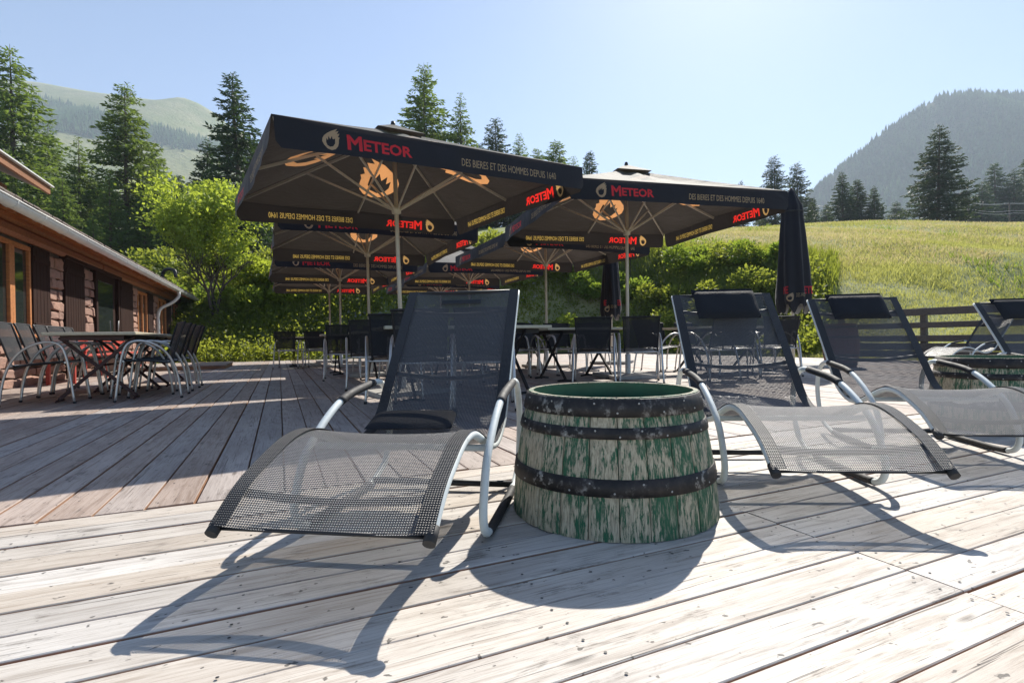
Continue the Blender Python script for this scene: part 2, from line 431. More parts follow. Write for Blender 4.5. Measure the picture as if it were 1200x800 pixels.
# ------------------------------------------------------------------ terrain
def build_ground():
    def axis(neg, pos):
        a = [0.0]; st = .5
        while a[-1] < pos: a.append(a[-1] + st); st *= 1.055
        b = [0.0]; st = .5
        while b[-1] > -neg: b.append(b[-1] - st); st *= 1.10
        return np.array(sorted(set(b + a)))
    xs = np.concatenate([-axis(2600, 2600)[::-1][:-1] * 0, axis(2600, 2600)])
    xs = np.unique(np.concatenate([axis(10, 2600), -axis(10, 2600)])); ys = axis(60, 2600)
    X, Y = np.meshgrid(xs, ys + 4); Z = ground_z(X, Y)
    V = np.stack([X, Y, Z], -1).reshape(-1, 3); nx = len(xs); ny = len(ys)
    i = np.arange(ny - 1)[:, None] * nx + np.arange(nx - 1)[None]
    F = np.stack([i, i + 1, i + 1 + nx, i + nx], -1).reshape(-1, 4)
    o = link('ground', mesh_np('ground', V, F, M['ground'], True)); tag(o, kind='structure')
    return o
build_ground()

rng = np.random.default_rng(5)
def fbm(x, y, seed=0, oct=5, f0=1.0):
    r = np.random.default_rng(seed); z = 0; a = 1.0; f = f0
    for _ in range(oct):
        p = r.uniform(0, 6.28, 4); d = r.uniform(-.6, .6)
        z = z + a * np.sin(x * f + p[0] + d * y * f) * np.cos(y * f * 1.1 + p[1] - d * x * f); a *= .5; f *= 2.03
    return z
def ridge_hill(name, prof, y_ridge, y_front, mat, seed, amp, kind='structure'):
    """a hill whose skyline follows prof (px, py) at depth y_ridge and which slopes down towards us"""
    pts = [at(px, py, y_ridge) for px, py in prof]
    xs = np.linspace(pts[0].x, pts[-1].x, 150); zr = np.interp(xs, [p.x for p in pts], [p.z for p in pts])
    ts = np.linspace(0, 1, 70)
    T, X = np.meshgrid(ts, xs, indexing='ij'); Zr = np.broadcast_to(zr, T.shape)
    Y = y_front + (y_ridge - y_front) * np.minimum(T * 1.25, 1.6)
    prof_t = np.where(T <= .8, np.clip(T / .8, 0, 1) ** .92, 1 - (T - .8) * 1.2)
    zb = np.minimum(ground_z(X, Y), Zr * .5)
    Z = zb - 4 + (Zr - zb + 4) * prof_t + amp * fbm(X * .012, Y * .012, seed) * np.clip(prof_t * 1.2, 0, 1) * (1 - .8 * np.exp(-((T - .8) / .12) ** 2))
    XX = X
    V = np.stack([XX, Y, Z], -1).reshape(-1, 3); n = len(xs); k = len(ts)
    i = np.arange(k - 1)[:, None] * n + np.arange(n - 1)[None]
    F = np.stack([i, i + 1, i + 1 + n, i + n], -1).reshape(-1, 4)
    o = link(name, mesh_np(name, V, F, mat, True)); tag(o, kind=kind)
    return X, Y, Z
hR = ridge_hill('mountain', [(905, 285), (930, 252), (955, 222), (985, 196), (1020, 166), (1050, 145), (1080, 126), (1105, 112), (1125, 110), (1160, 110), (1200, 112), (1260, 120), (1400, 118), (1600, 150)], 900, 420, M['hill_forest'], 3, 9)
hL = ridge_hill('hill', [(-420, 70), (-200, 80), (-60, 88), (50, 97), (100, 106), (150, 113), (178, 117), (192, 118), (206, 114), (218, 115), (236, 122), (255, 134), (285, 160), (330, 190), (420, 235), (520, 280), (640, 330), (800, 372)], 1000, 260, M['hill_grass'], 8, 6)

def spiky_trees(XYZ, hs, seed, name, mat):
    """many small conifers as one mass: each a ragged two-tier cone"""
    r = np.random.default_rng(seed); n = len(XYZ); k = 6
    V = []; F = []
    a = np.linspace(0, 2 * np.pi, k, endpoint=False)
    tiers = [(.0, .62, .24), (.30, 1.0, .15)]
    base = 0
    for z0, z1, w in tiers:
        jit = r.uniform(.55, 1.25, (n, k)); ang = a[None] + r.uniform(0, 1, (n, 1))
        rad = hs[:, None] * w * jit
        ring = np.stack([XYZ[:, None, 0] + rad * np.cos(ang), XYZ[:, None, 1] + rad * np.sin(ang), XYZ[:, None, 2] + hs[:, None] * (z0 + r.uniform(-.03, .06, (n, k)))], -1)
        top = np.stack([XYZ[:, 0] + r.normal(0, .02, n) * hs, XYZ[:, 1], XYZ[:, 2] + hs * z1], -1)[:, None]
        V.append(np.concatenate([ring, top], 1).reshape(-1, 3))
        i = base + np.arange(n)[:, None] * (k + 1); j = np.arange(k)[None]
        F.append(np.stack([i + j, i + (j + 1) % k, np.broadcast_to(i + k, (n, k))], -1).reshape(-1, 3)); base += n * (k + 1)
    o = link(name, mesh_np(name, np.concatenate(V), np.concatenate(F), mat)); return o
def scatter_on(h, n, cond, seed, hmin, hmax):
    X, Y, Z = h; r = np.random.default_rng(seed); k, m_ = X.shape
    a = r.uniform(0, k - 1.001, n); b = r.uniform(0, m_ - 1.001, n); i = a.astype(int); j = b.astype(int); fa = a - i; fb = b - j
    def L(A): return (A[i, j] * (1 - fa) * (1 - fb) + A[i + 1, j] * fa * (1 - fb) + A[i, j + 1] * (1 - fa) * fb + A[i + 1, j + 1] * fa * fb)
    P = np.stack([L(X), L(Y), L(Z)], -1); t_ = a / (k - 1)
    keep = cond(P, t_, r); P = P[keep]
    return P, r.uniform(hmin, hmax, len(P))
P, hh = scatter_on(hR, 30000, lambda P, t_, r: (t_ < .86) & (P[:, 0] / P[:, 1] < 1.25) & (fbm(P[:, 0] * .02, P[:, 1] * .02, 4) > -1.25), 2, 6, 14)
tag(spiky_trees(P, hh, 3, 'mountain_forest', M['farforest']), 'dense dark conifer forest covering the steep blue-green mountain', 'forest', kind='stuff')
def leftband(P, t_, r):
    s = (P[:, 0] / P[:, 1])
    px = 600 + FPX * s; py = 398 - FPX * (P[:, 2] - .6) / P[:, 1]
    lo = np.interp(px, [-300, 50, 120, 200, 240, 330], [60, 112, 128, 148, 160, 186]); hi = np.interp(px, [-300, 50, 120, 200, 240, 330], [120, 141, 152, 163, 170, 200])
    return ((py > lo + r.normal(0, 2.5, len(P))) & (py < hi + r.normal(0, 3, len(P))) & (px > -400)) | ((r.uniform(size=len(P)) < .0012) & (py > lo))
P, hh = scatter_on(hL, 260000, leftband, 12, 7, 12)
tag(spiky_trees(P, hh, 9, 'hillside_forest', M['farforest']), 'band of dark conifers crossing the pale grassy hill', 'forest', kind='stuff')

# ------------------------------------------------------------------ deck
deck = tag(empty('deck', (0, 0, 0), YAW), kind='structure')
mb = MB(); mb.box(((DECK_U0 + DECK_U1) / 2, (DECK_V1 - 1.6) / 2, -.13), (DECK_U1 - DECK_U0 - .02, DECK_V1 + 1.58, .18)); mb.build('subfloor', M['joist'], deck)
random.seed(11)
def plank(L, w, mat):
    tck = .028; c = .002
    cs = [(-w / 2, -tck), (-w / 2, -c), (-w / 2 + c, 0), (w / 2 - c, 0), (w / 2, -c), (w / 2, -tck)]
    vs = [(x, y, z) for x in (-L / 2, L / 2) for (y, z) in cs]
    fs = [(i, i + 1, i + 7, i + 6) for i in range(5)] + [(5, 0, 6, 11), tuple(range(5, -1, -1)), tuple(range(6, 12))]
    return MB().add(vs, fs).mesh('plank', mat)
nails = []
def put_plank(cu, cv, L, w, along_v, mat):
    o = link('plank', plank(L, w, mat), deck)
    o.location = (cu, cv, random.uniform(-.0025, .0015)); o.rotation_euler = (random.uniform(-.008, .008), 0, (math.pi / 2 if along_v else 0) + random.uniform(-.0006, .0006))
# front boards run along u, with one straight butt joint near the barrel
pf = .1245; v = SEAM - .004; k = 0
while v > -.75:
    w = pf - random.choice([.004, .005, .006, .007, .013, .016]) 
    joints = [DECK_U0, -2.35 + .0 * k, 1.44, 4.9, 8.4, DECK_U1]
    if k % 2: joints[1] -= .6
    for a, b in zip(joints[:-1], joints[1:]):
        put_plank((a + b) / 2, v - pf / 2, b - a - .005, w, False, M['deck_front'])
        for e_, s_ in ((a, 1), (b, -1)):
            for q in (-.28, .26): nails.append((e_ + s_ * .035 + random.uniform(-.006, .006), v - pf / 2 + q * w + random.uniform(-.006, .006)))
    for jx in (-.75, -.1, .55, 2.3, 3.1):
        for q in (-.28, .26): nails.append((jx + random.uniform(-.012, .012), v - pf / 2 + q * w + random.uniform(-.008, .008)))
    v -= pf; k += 1
pb = .157; u = DECK_U0; k = 0
while u < DECK_U1 - .05:
    w = pb - random.choice([.006, .007, .009, .013])
    mid = 8.0 + (k % 3) * 1.1
    for a, b in ((SEAM + .004, mid), (mid, DECK_V1)):
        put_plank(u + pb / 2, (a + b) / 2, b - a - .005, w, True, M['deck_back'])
    if u > -2.5 and u < 5:
        for q in (-.28, .26): nails.append((u + pb / 2 + q * w + random.uniform(-.008, .008), SEAM + .05 + random.uniform(-.01, .01)))
    u += pb; k += 1
mb = MB()
for (x, y) in nails: mb.add([(x + .0038 * math.cos(a), y + .0038 * math.sin(a), .0022) for a in np.linspace(0, 2 * math.pi, 7)[:-1]], [tuple(range(6))])
o = mb.build('nail', M['blackmetal'], deck); o["kind"] = "stuff"

# ------------------------------------------------------------------ rocking loungers
LW = .52
PROF = [(0, .14), (.10, .215), (.208, .264), (.32, .30), (.43, .303), (.54, .272), (.70, .212), (.85, .20), (1.0, .262), (1.1, .38), (1.2, .51), (1.33, .672), (1.471, .845)]
LOOP = [(1.10, .415), (.95, .405), (.80, .385), (.69, .35), (.57, .285), (.475, .21), (.42, .14), (.41, .08), (.445, .034), (.53, .019), (.72, .017), (.92, .018), (1.06, .032), (1.17, .085), (1.225, .18), (1.225, .29), (1.18, .375)]
_k = .93
PROF = [(t_ * _k, .6 - (.6 - z_) * _k) for t_, z_ in PROF]
LOOP = [(t_ * _k, (.6 - (.6 - z_) * _k) if z_ > .15 else z_) for t_, z_ in LOOP]
prof_s = catmull([Vector((0, t_, z_)) for t_, z_ in PROF], 5)
def prof_at(f):
    i = f * (len(prof_s) - 1); k_ = min(int(i), len(prof_s) - 2); return prof_s[k_].lerp(prof_s[k_ + 1], i - k_)
def sling_mesh(x0, x1, lift, nx, mat, name, sag=.0, f0=0.0, f1=1.0):
    P = [prof_at(f0 + (f1 - f0) * i / 70) for i in range(71)]
    V = []; UVc = []; s_ = 0
    for i, p in enumerate(P):
        if i: s_ += (p - P[i - 1]).length
        tg = (P[min(i + 1, 70)] - P[max(i - 1, 0)]).normalized(); nr = Vector((0, -tg.z, tg.y))
        for j in range(nx + 1):
            x = x0 + (x1 - x0) * j / nx; c = max(0, 1 - (2 * x / (LW)) ** 2)
            V.append(Vector((x, 0, 0)) + p + nr * (lift - sag * c)); UVc.append((x, s_))
    F = [(i * (nx + 1) + j, i * (nx + 1) + j + 1, (i + 1) * (nx + 1) + j + 1, (i + 1) * (nx + 1) + j) for i in range(70) for j in range(nx)]
    me = bpy.data.meshes.new(name); me.from_pydata([v_[:] for v_ in V], [], F)
    uvl = me.uv_layers.new(name='UVMap')
    for lp in me.loops: uvl.data[lp.index].uv = UVc[lp.vertex_index]
    me.polygons.foreach_set('use_smooth', [True] * len(F)); me.materials.append(mat); me.update()
    return me
def pillow_mb(w, d, h, folds=0):
    mb = MB(); nx, ny = 16, 10; vs = []; fs = []
    for sgn in (1, -1):
        for j in range(ny + 1):
            for i in range(nx + 1):
                a = -1 + 2 * i / nx; b = -1 + 2 * j / ny
                e = (1 - abs(a) ** 5) * (1 - abs(b) ** 4)
                vs.append((a * w / 2, b * d / 2, sgn * h / 2 * (max(e, 0) ** .45) * (1 + .05 * math.sin(a * 5 + b * 3))))
    q = (nx + 1) * (ny + 1)
    for j in range(ny):
        for i in range(nx):
            a = j * (nx + 1) + i
            fs.append((a, a + 1, a + nx + 2, a + nx + 1)); fs.append((q + a, q + a + nx + 1, q + a + nx + 2, q + a + 1))
    return mb.add(vs, fs, True)
def make_lounger():
    root = empty('rocking_lounger')
    r = .0128
    for s_ in (-1, 1):
        fr = MB().tube([Vector((s_ * LW / 2, p.y, p.z)) for p in prof_s], r, 12).build('side_tube', M['tube'], root)
        MB().tube([(s_ * LW / 2, -.012, PROF[0][1] - .009), (s_ * LW / 2, .022, PROF[0][1] + .016)], .0150, 12).build('end_cap', M['rubber'], fr)
        lp_ = catmull([Vector((s_ * (LW / 2 + .034), t_, z_)) for t_, z_ in LOOP], 5, True)
        lo = MB().tube(lp_, r, 12, closed=True).build('rocker_loop', M['tube'], root)
        arm = lp_[2:14]; MB().tube(arm, .0158, 12).build('arm_sleeve', M['rubber'], lo)
        gr = lp_[43:58]; MB().tube(gr, .0152, 12).build('ground_sleeve', M['rubber'], lo)
        hm = sling_mesh(s_ * (LW / 2 + .009), s_ * (LW / 2 - .034), .0138, 3, M['sling_edge'], 'hem')
        link('hem', hm, root)
    link('sling', sling_mesh(-LW / 2 + .004, LW / 2 - .004, .012, 10, M['sling'], 'sling', .014), root)
    for f, bow in ((.955, .035), (.80, .05), (.075, .03)):
        p = prof_at(f); tg = (prof_at(min(1, f + .01)) - prof_at(f - .01)).normalized(); nr = Vector((0, -tg.z, tg.y))
        MB().tube([p + Vector((x, 0, 0)) - nr * bow * (1 - (2 * x / LW) ** 2) for x in np.linspace(-LW / 2, LW / 2, 13)], .0105, 8).build('back_crossbar', M['blackmetal'], root)
    p = prof_at(1.0); MB().tube([(-LW / 2, p.y, p.z), (LW / 2, p.y, p.z)], .009, 8).build('top_crossbar', M['blackmetal'], root)
    MB().tube([(-LW / 2, .004, PROF[0][1]), (LW / 2, .004, PROF[0][1])], .0045, 8).build('foot_crossbar', M['blackmetal'], root)
    MB().tube([(-LW / 2 - .03, .51, .262), (LW / 2 + .03, .51, .262)], .011, 8).build('seat_crossbar', M['tube'], root)
    MB().tube([(-LW / 2 - .03, .95, .028), (LW / 2 + .03, .95, .028)], .0135, 8).build('ground_crossbar', M['blackmetal'], root)
    return root
def headrest(parent):
    p = prof_at(.945); tg = (prof_at(1.0) - prof_at(.9)).normalized()
    mb = pillow_mb(.33, .20, .05)
    o = mb.build('headrest', M['pillow'], parent); o.location = prof_at(.955) + Vector((0, -.036, .030)); o.rotation_euler = (math.atan2(tg.z, tg.y), 0, 0)
    s_ = MB(); s_.box((0, .10, -.012), (.33, .05, .01)); s_.build('strap', M['pillow'], o)
proto = make_lounger()
LG = 'rocking sun loungers on the front of the deck'
spots = [(-.440, 1.168, .155, 'rocking lounger with bare back and loose pad on its seat, left of the green barrel', False),
         (1.074, 1.608, .083, 'rocking lounger with black headrest directly right of the nearest green barrel', True),
         (2.026, 2.129, .171, 'rocking lounger whose footrest runs out of the right edge, before the second barrel', True),
         (3.84, 2.88, .15, 'rocking lounger behind the second green barrel, cut by the right edge of the photo', True),
         (7.55, 9.3, 1.38, 'distant rocking lounger turned sideways, seen left of the rightmost lounger back', True)]
loungers = []
for i, (x, y, a, lab, hr) in enumerate(spots):
    o = proto if i == 0 else copy_tree(proto); loungers.append(o)
    o.location = (x, y, 0.0); o.rotation_euler = (0, 0, -a); tag(o, lab, 'lounger', LG)
for o, s_ in zip(loungers, spots):
    if s_[4]: headrest(o)
# bare lounger: a faint stitched strip near the top of the back
p = prof_at(.972); tg = (prof_at(1.0) - prof_at(.95)).normalized()
o = MB().box((0, 0, 0), (.19, .026, .004), None, .0015).build('velcro_strip', M['blackmetal'], loungers[0]); o.location = p + Vector((0, -.008, .006)); o.rotation_euler = (math.atan2(tg.z, tg.y), 0, 0)
pl = pillow_mb(.33, .19, .026).build('headrest_pad', M['pillow'])
pl.matrix_world = Matrix.Translation((-.440, 1.168, 0)) @ Matrix.Rotation(-.155, 4, 'Z') @ Matrix.Translation((-.09, .875, .292)) @ Matrix.Rotation(.12, 4, 'Z') @ Matrix.Rotation(.22, 4, 'X')
tag(pl, 'flat black headrest pad lying loose on the seat of the leftmost lounger', 'pillow')

# ------------------------------------------------------------------ barrels
def make_barrel(n=24, H=.415, r0=.357, r1=.295):
    root = empty('half_barrel'); prof = []
    for i in range(9):
        t_ = i / 8; prof.append((r0 + (r1 - r0) * (.35 * t_ + .65 * t_ * t_), H * t_))
    rnd = random.Random(4)
    da = 2 * math.pi / n
    for k in range(n):
        a = k * da; wj = da / 2 - .0042; dr = rnd.uniform(-.0012, .0012); vs = []; fs = []
        for (r, z) in prof:
            for (rr, aa) in ((r - .004, -wj), (r, -wj * .82), (r, 0), (r, wj * .82), (r - .004, wj), (r - .015, wj), (r - .015, -wj)):
                vs.append(((rr + dr) * math.cos(a + aa), (rr + dr) * math.sin(a + aa), z))
        for i in range(8):
            for j in range(7): fs.append((i * 7 + j, i * 7 + (j + 1) % 7, (i + 1) * 7 + (j + 1) % 7, (i + 1) * 7 + j))
        fs.append(tuple(range(6, -1, -1))); fs.append(tuple(56 + j for j in range(7)))
        MB().add(vs, fs).build('stave', M['barrel'], root)
    def rad(z): return float(np.interp(z, [p[1] for p in prof], [p[0] for p in prof]))
    for z0, z1 in ((H - .058, H - .003), (H - .122, H - .088), (H - .288, H - .236)):
        pr = [(rad(z0) + .001, z0), (rad(z0) + .0055, z0 + .001), (rad((z0 + z1) / 2) + .0062, (z0 + z1) / 2), (rad(z1) + .0055, z1 - .001), (rad(z1) + .001, z1)]
        ho = MB().lathe(pr, 64).build('hoop', M['hoop'], root)
        mb = MB()
        for k in range(26):
            a = 2 * math.pi * (k + rnd.uniform(-.2, .2)) / 26; zz = z0 + (z1 - z0) * (.25 if k % 2 else .75); r = rad(zz) + .0062
            M_ = Matrix.Rotation(a, 3, 'Z'); mb.add([M_ @ Vector((r + (.0025 if q == 0 else 0), .0034 * math.cos(q), zz + .0034 * math.sin(q)) if q else (r + .0035, 0, zz)) for q in [0] + [1e-3 + 2 * math.pi * j / 6 for j in range(6)]], [(0, 1 + j, 1 + (j + 1) % 6) for j in range(6)], True)
        mb.build('rivet', M['concrete'], ho)["kind"] = "stuff"
    MB().lathe([(prof[-1][0] - .0185, H - .003)] + [(r - .0215, z) for r, z in prof[::-1][1:]], 48).build('lining', M['barrel_in'], root)
    lid = MB(); lid.disc((0, 0, H - .062), r1 - .02, 40).build('lid', M['deck_front'], root)
    return root
b1 = make_barrel(); b1.location = (.352, 1.872, .002); tag(b1, 'sawn half barrel with worn green paint and black hoops between the two nearest loungers', 'barrel', 'green half barrels')
b2 = copy_tree(b1); b2.location = (3.06, 3.30, .002); b2.rotation_euler = (0, 0, 1.9); b2.scale = (1, 1, 1.06); tag(b2, 'green half barrel at the right edge, behind the third lounger from the left', 'barrel', 'green half barrels')
rb = empty('wine_barrel', (5.95, 9.45, .002)); n = 16
pf_ = [(.235 + .055 * math.sin(math.pi * i / 8), .78 * i / 8) for i in range(9)]
for k in range(n):
    a = 2 * math.pi * k / n; wj = math.pi / n - .01; vs = []; fs = []
    for r, z in pf_:
        for rr, aa in ((r, -wj), (r + .004, 0), (r, wj), (r - .02, wj), (r - .02, -wj)): vs.append((rr * math.cos(a + aa), rr * math.sin(a + aa), z))
    for i in range(8):
        for j in range(5): fs.append((i * 5 + j, i * 5 + (j + 1) % 5, (i + 1) * 5 + (j + 1) % 5, (i + 1) * 5 + j))
    fs += [tuple(range(4, -1, -1)), tuple(40 + j for j in range(5))]
    MB().add(vs, fs).build('stave', M['redbarrel'], rb)
for z in (.04, .2, .52, .70):
    r = float(np.interp(z, [q[1] for q in pf_], [q[0] for q in pf_])); MB().lathe([(r, z), (r + .008, z + .002), (r + .009, z + .035), (r + .002, z + .04)], 40).build('hoop', M['hoop'], rb)
MB().disc((0, 0, .75), .22).build('lid', M['redbarrel'], rb)
tag(rb, 'whole reddish brown barrel on the deck, seen through the mesh of the third lounger', 'barrel')

# ------------------------------------------------------------------ parasols
def flame_shape(w, h, ox=0, oy=0, flip=1):
    out = [(0, .36), (.03, .50), (.12, .62), (.30, .74), (.55, .86), (.93, 1.0), (.79, .85), (.99, .90), (.88, .75), (1.04, .79), (.93, .62), (1.03, .60), (.97, .50), (.96, .36), (.90, .20), (.75, .06), (.52, 0), (.28, .06), (.10, .21)]
    inn = [(.22, .34), (.25, .52), (.33, .43), (.38, .62), (.47, .48), (.58, .64), (.62, .49), (.76, .54), (.74, .32), (.62, .18), (.44, .14), (.28, .21)]
    f = lambda P: [((ox + flip * (x - .5) * w), oy + y * h) for x, y in P]
    return [f(out), f(inn)]
def text_loops(txt, size, sx=1.0, bold=0.0):
    cu = bpy.data.curves.new('t', 'FONT'); cu.body = txt; cu.size = size; cu.resolution_u = 2; cu.offset = bold
    o = bpy.data.objects.new('t', cu); C.objects.link(o); dg = bpy.context.evaluated_depsgraph_get()
    me = o.evaluated_get(dg).to_mesh()
    ec = {}
    for p in me.polygons:
        vv = list(p.vertices)
        for a, b in zip(vv, vv[1:] + vv[:1]): ec[(min(a, b), max(a, b))] = ec.get((min(a, b), max(a, b)), 0) + 1
    co = [(v_.co.x * sx, v_.co.y) for v_ in me.vertices]; E_ = [k for k, c in ec.items() if c == 1]
    o.evaluated_get(dg).to_mesh_clear(); bpy.data.objects.remove(o); bpy.data.curves.remove(cu)
    return co, E_
def seg_from_loops(loops):
    V = []; E_ = []
    for L in loops:
        n0 = len(V); V += L; E_ += [(n0 + i, n0 + (i + 1) % len(L)) for i in range(len(L))]
    return V, E_
def place(seg, x0, x1, yb, h):
    V, E_ = seg; xs = [v_[0] for v_ in V]; ys = [v_[1] for v_ in V]; a, b = min(xs), max(xs); c, d = min(ys), max(ys)
    return [(x0 + (x - a) / (b - a) * (x1 - x0), yb + (y - c) / (d - c) * h) for x, y in V], E_
def inside(pt, segs):
    x, y = pt; k = False
    V, E_ = segs
    for a, b in E_:
        (x1, y1), (x2, y2) = V[a], V[b]
        if (y1 > y) != (y2 > y) and x < (x2 - x1) * (y - y1) / (y2 - y1) + x1: k = not k
    return k
def cdt_sheet(border, prints, extra):
    """triangulated sheet with printed outlines cut in; returns verts, tris, material index"""
    V = [Vector(q) for q in border]; E_ = [(i, (i + 1) % len(border)) for i in range(len(border))]
    for (PV, PE) in prints:
        n0 = len(V); V += [Vector(q) for q in PV]; E_ += [(a + n0, b + n0) for a, b in PE]
    V += [Vector(q) for q in extra]
    ov, oe, of, *_ = delaunay_2d_cdt(V, E_, [], 1, 1e-5)
    mi = []; bb = []
    for PV, PE in prints:
        xs = [q[0] for q in PV]; ys = [q[1] for q in PV]; bb.append((min(xs), max(xs), min(ys), max(ys)))
    tris = []
    for f in of:
        c = sum((ov[i] for i in f), Vector((0, 0))) / len(f); k = 0
        for n_, (PV, PE) in enumerate(prints):
            b = bb[n_]
            if b[0] <= c.x <= b[1] and b[2] <= c.y <= b[3] and inside(c, (PV, PE)): k = n_ + 1
        tris.append(tuple(f)); mi.append(k)
    return ov, tris, mi
US = 3.0; VH = .24
def valance_mesh():
    a0 = -US / 2; X = lambda f: a0 + f * US
    big = text_loops('M', 1.0, 1.0, .03); rest = text_loops('ETEOR', 1.0, 1.0, .03)
    # word: a tall initial, then smaller capitals
    p1 = place(big, X(.182), X(.222), -.192, .125); p2 = place(rest, X(.226), X(.365), -.184, .098)
    slog = place(text_loops('DES BIERES ET DES HOMMES DEPUIS 1640', 1.0, .6, .0), X(.525), X(.875), -.178, .07)
    fl = seg_from_loops(flame_shape(.130, .18, X(.140), -.212))
    e = .035
    border = [(a0 + .012, 0), (-a0 - .012, 0), (-a0 - .02, -VH + .05), (-a0 - .06, -VH)] + [(x, -VH) for x in np.linspace(-a0 - .3, a0 + .3, 12)] + [(a0 + .06, -VH), (a0 + .02, -VH + .05)]
    border = border[::-1]
    ex = [(x, y) for x in np.linspace(a0 + .12, -a0 - .12, 26) for y in (-.04, -.222)]
    V, T, mi = cdt_sheet(border, [fl, p1, p2, slog], ex)
    mats = [M['valance'], M['flame_small'], M['red_print'], M['red_print'], M['gold_print']]
    co = []
    for q in V:
        k = -q.y / VH
        co.append((q.x, k * (-.015 + .016 * math.sin(q.x * 3.1 + .8) + .008 * math.sin(q.x * 8.3)), q.y + .012 * math.cos(q.x / US * math.pi * 2) * k * .5))
    me = bpy.data.meshes.new('valance'); me.from_pydata(co, [], T)
    for mt in mats: me.materials.append(mt)
    me.polygons.foreach_set('material_index', mi); me.polygons.foreach_set('use_smooth', [True] * len(T)); me.update()
    return me
RISE = .62
def canopy_pt(a, b):
    """a along the edge, b horizontal distance inwards from the edge (0..US/2)"""
    f = b / (US / 2); z = RISE * f
    half = max(US / 2 - b, 1e-3); q = abs(a) / half
    sag = .075 * math.sin(math.pi * min(1, q)) * (1 - f) ** .5 * (.4 + f)
    sag += .03 * (1 - f) * f * 4 * .3
    return z - sag
def panel_mesh():
    h = US / 2; t_ = .10
    border = [(-h, 0)] + [(x, 0) for x in np.linspace(-h, h, 13)[1:-1]] + [(h, 0), (h * .5, h * .5), (t_, h - t_), (-t_, h - t_), (-h * .5, h * .5)]
    fl = seg_from_loops(flame_shape(.52, .74, -.10, .34, 1))
    ex = []
    for j in range(1, 11):
        b = j * h / 11
        for i in range(-10, 11):
            a = i * h / 11
            if abs(a) < h - b - .05: ex.append((a + .003, b))
    V, T, mi = cdt_sheet(border, [fl], ex)
    co = [(q.x, q.y, canopy_pt(q.x, q.y)) for q in V]      # local: edge at y=0, centre at y=US/2
    me = bpy.data.meshes.new('canopy_panel'); me.from_pydata(co, [], T)
    me.materials.append(M['canvas']); me.materials.append(M['flame'])
    me.polygons.foreach_set('material_index', mi); me.polygons.foreach_set('use_smooth', [True] * len(T)); me.update()
    return me
def make_parasol():
    root = empty('parasol'); zt = 2.42; zh = zt - .28
    va = valance_mesh(); pm = panel_mesh()
    for k in range(4):
        q = k * math.pi / 2; c, s_ = math.cos(q), math.sin(q)
        loc = Vector((c * 0 + s_ * US / 2, -c * US / 2, zt))
        o = link('canopy_panel', pm, root); o.location = loc; o.rotation_euler = (0, 0, q)
        w = link('valance', va, root); w.location = loc; w.rotation_euler = (0, 0, q)
    for k in range(8):
        q = k * math.pi / 4; L = US / 2 * (1.395 if k % 2 else .985); d = Vector((math.sin(q), -math.cos(q), 0))
        e0 = Vector((0, 0, zt + RISE - .075)) + d * .06; e1 = d * L + Vector((0, 0, zt - .025))
        rib = MB().bar(e0, e1, .018, .028).build('rib', M['pole'], root)
        mid = e0.lerp(e1, .52 if k % 2 else .56) - Vector((0, 0, .012))
        MB().bar(d * .05 + Vector((0, 0, zh)), mid, .014, .024).build('strut', M['pole'], rib)
    MB().tube([(0, 0, .05), (0, 0, zt + RISE - .03)], .024, 14).build('pole', M['pole'], root)
    hub = MB().lathe([(.026, -.06), (.05, -.05), (.055, 0), (.05, .03), (.026, .035)], 16, (0, 0, zh)).build('hub', M['pole'], root)
    MB().lathe([(.026, -.03), (.07, -.02), (.07, .02), (.026, .03)], 16, (0, 0, zt + RISE - .08)).build('top_plate', M['pole'], root)
    cap = MB(); h = .27; z0 = zt + RISE - .075; vs = [(-h, -h, z0), (h, -h, z0), (h, h, z0), (-h, h, z0), (0, 0, z0 + .15)]
    cap.add(vs, [(0, 1, 4), (1, 2, 4), (2, 3, 4), (3, 0, 4)]); cp = cap.build('vent_cap', M['canvas'], root)
    MB().lathe([(.0, .06), (.02, .05), (.028, .02), (.028, 0)], 12, (0, 0, z0 + .13)).build('finial', M['blackmetal'], cp)
    MB().tube([(.03, -.03, zh - .03), (.035, -.04, zh - .4), (.03, -.035, zh - .75)], .004, 5).build('crank_cord', M['blackmetal'], root)
    bs = MB()
    for i, j in ((-1, -1), (-1, 1), (1, -1), (1, 1)): bs.box((i * .202, j * .202, .032), (.4, .4, .055), None, .006)
    bs.build('base_slab', M['concrete'], root)
    MB().lathe([(.04, 0), (.04, .28), (.026, .29)], 14, (0, 0, .06)).build('base_sleeve', M['steel'], root)
    return root
PG = 'black square parasols in two rows over the tables'
par = make_parasol()
PS = [(-1.262, 6.019, .567, -.05, 'large black square parasol nearest on the left, its front edge lettered in red', (.02, .03)),
      (1.723, 7.787, .248, .03, 'black square parasol nearest on the right, beside the tall closed parasol', (.015, 0)),
      (-2.5, 9.2, .45, .0, 'black square parasol second in the left row, right behind the nearest left one', (0, .01)),
      (.72, 10.9, .40, .02, 'black square parasol second in the right row, its pole left of the small closed parasol', (.01, 0)),
      (-4.13, 12.6, .46, -.03, 'black square parasol third in the left row, navy front edge above the far chairs', (0, 0)),
      (-1.12, 14.1, .40, .03, 'black square parasol third in the right row, seen above the bare lounger back', (.01, .01)),
      (-5.45, 15.7, .44, .0, 'black square parasol farthest back in the left row', (0, .01)),
      (-2.35, 17.3, .42, .03, 'black square parasol farthest back in the right row', (.01, 0))]
for i, (x, y, a, dz, lab, tilt) in enumerate(PS):
    o = par if i == 0 else copy_tree(par)
    o.location = (x, y, 0.003); o.rotation_euler = (tilt[0], -tilt[1], a); o.scale = (1, 1, 1 + dz / 2.42); tag(o, lab, 'parasol', PG)

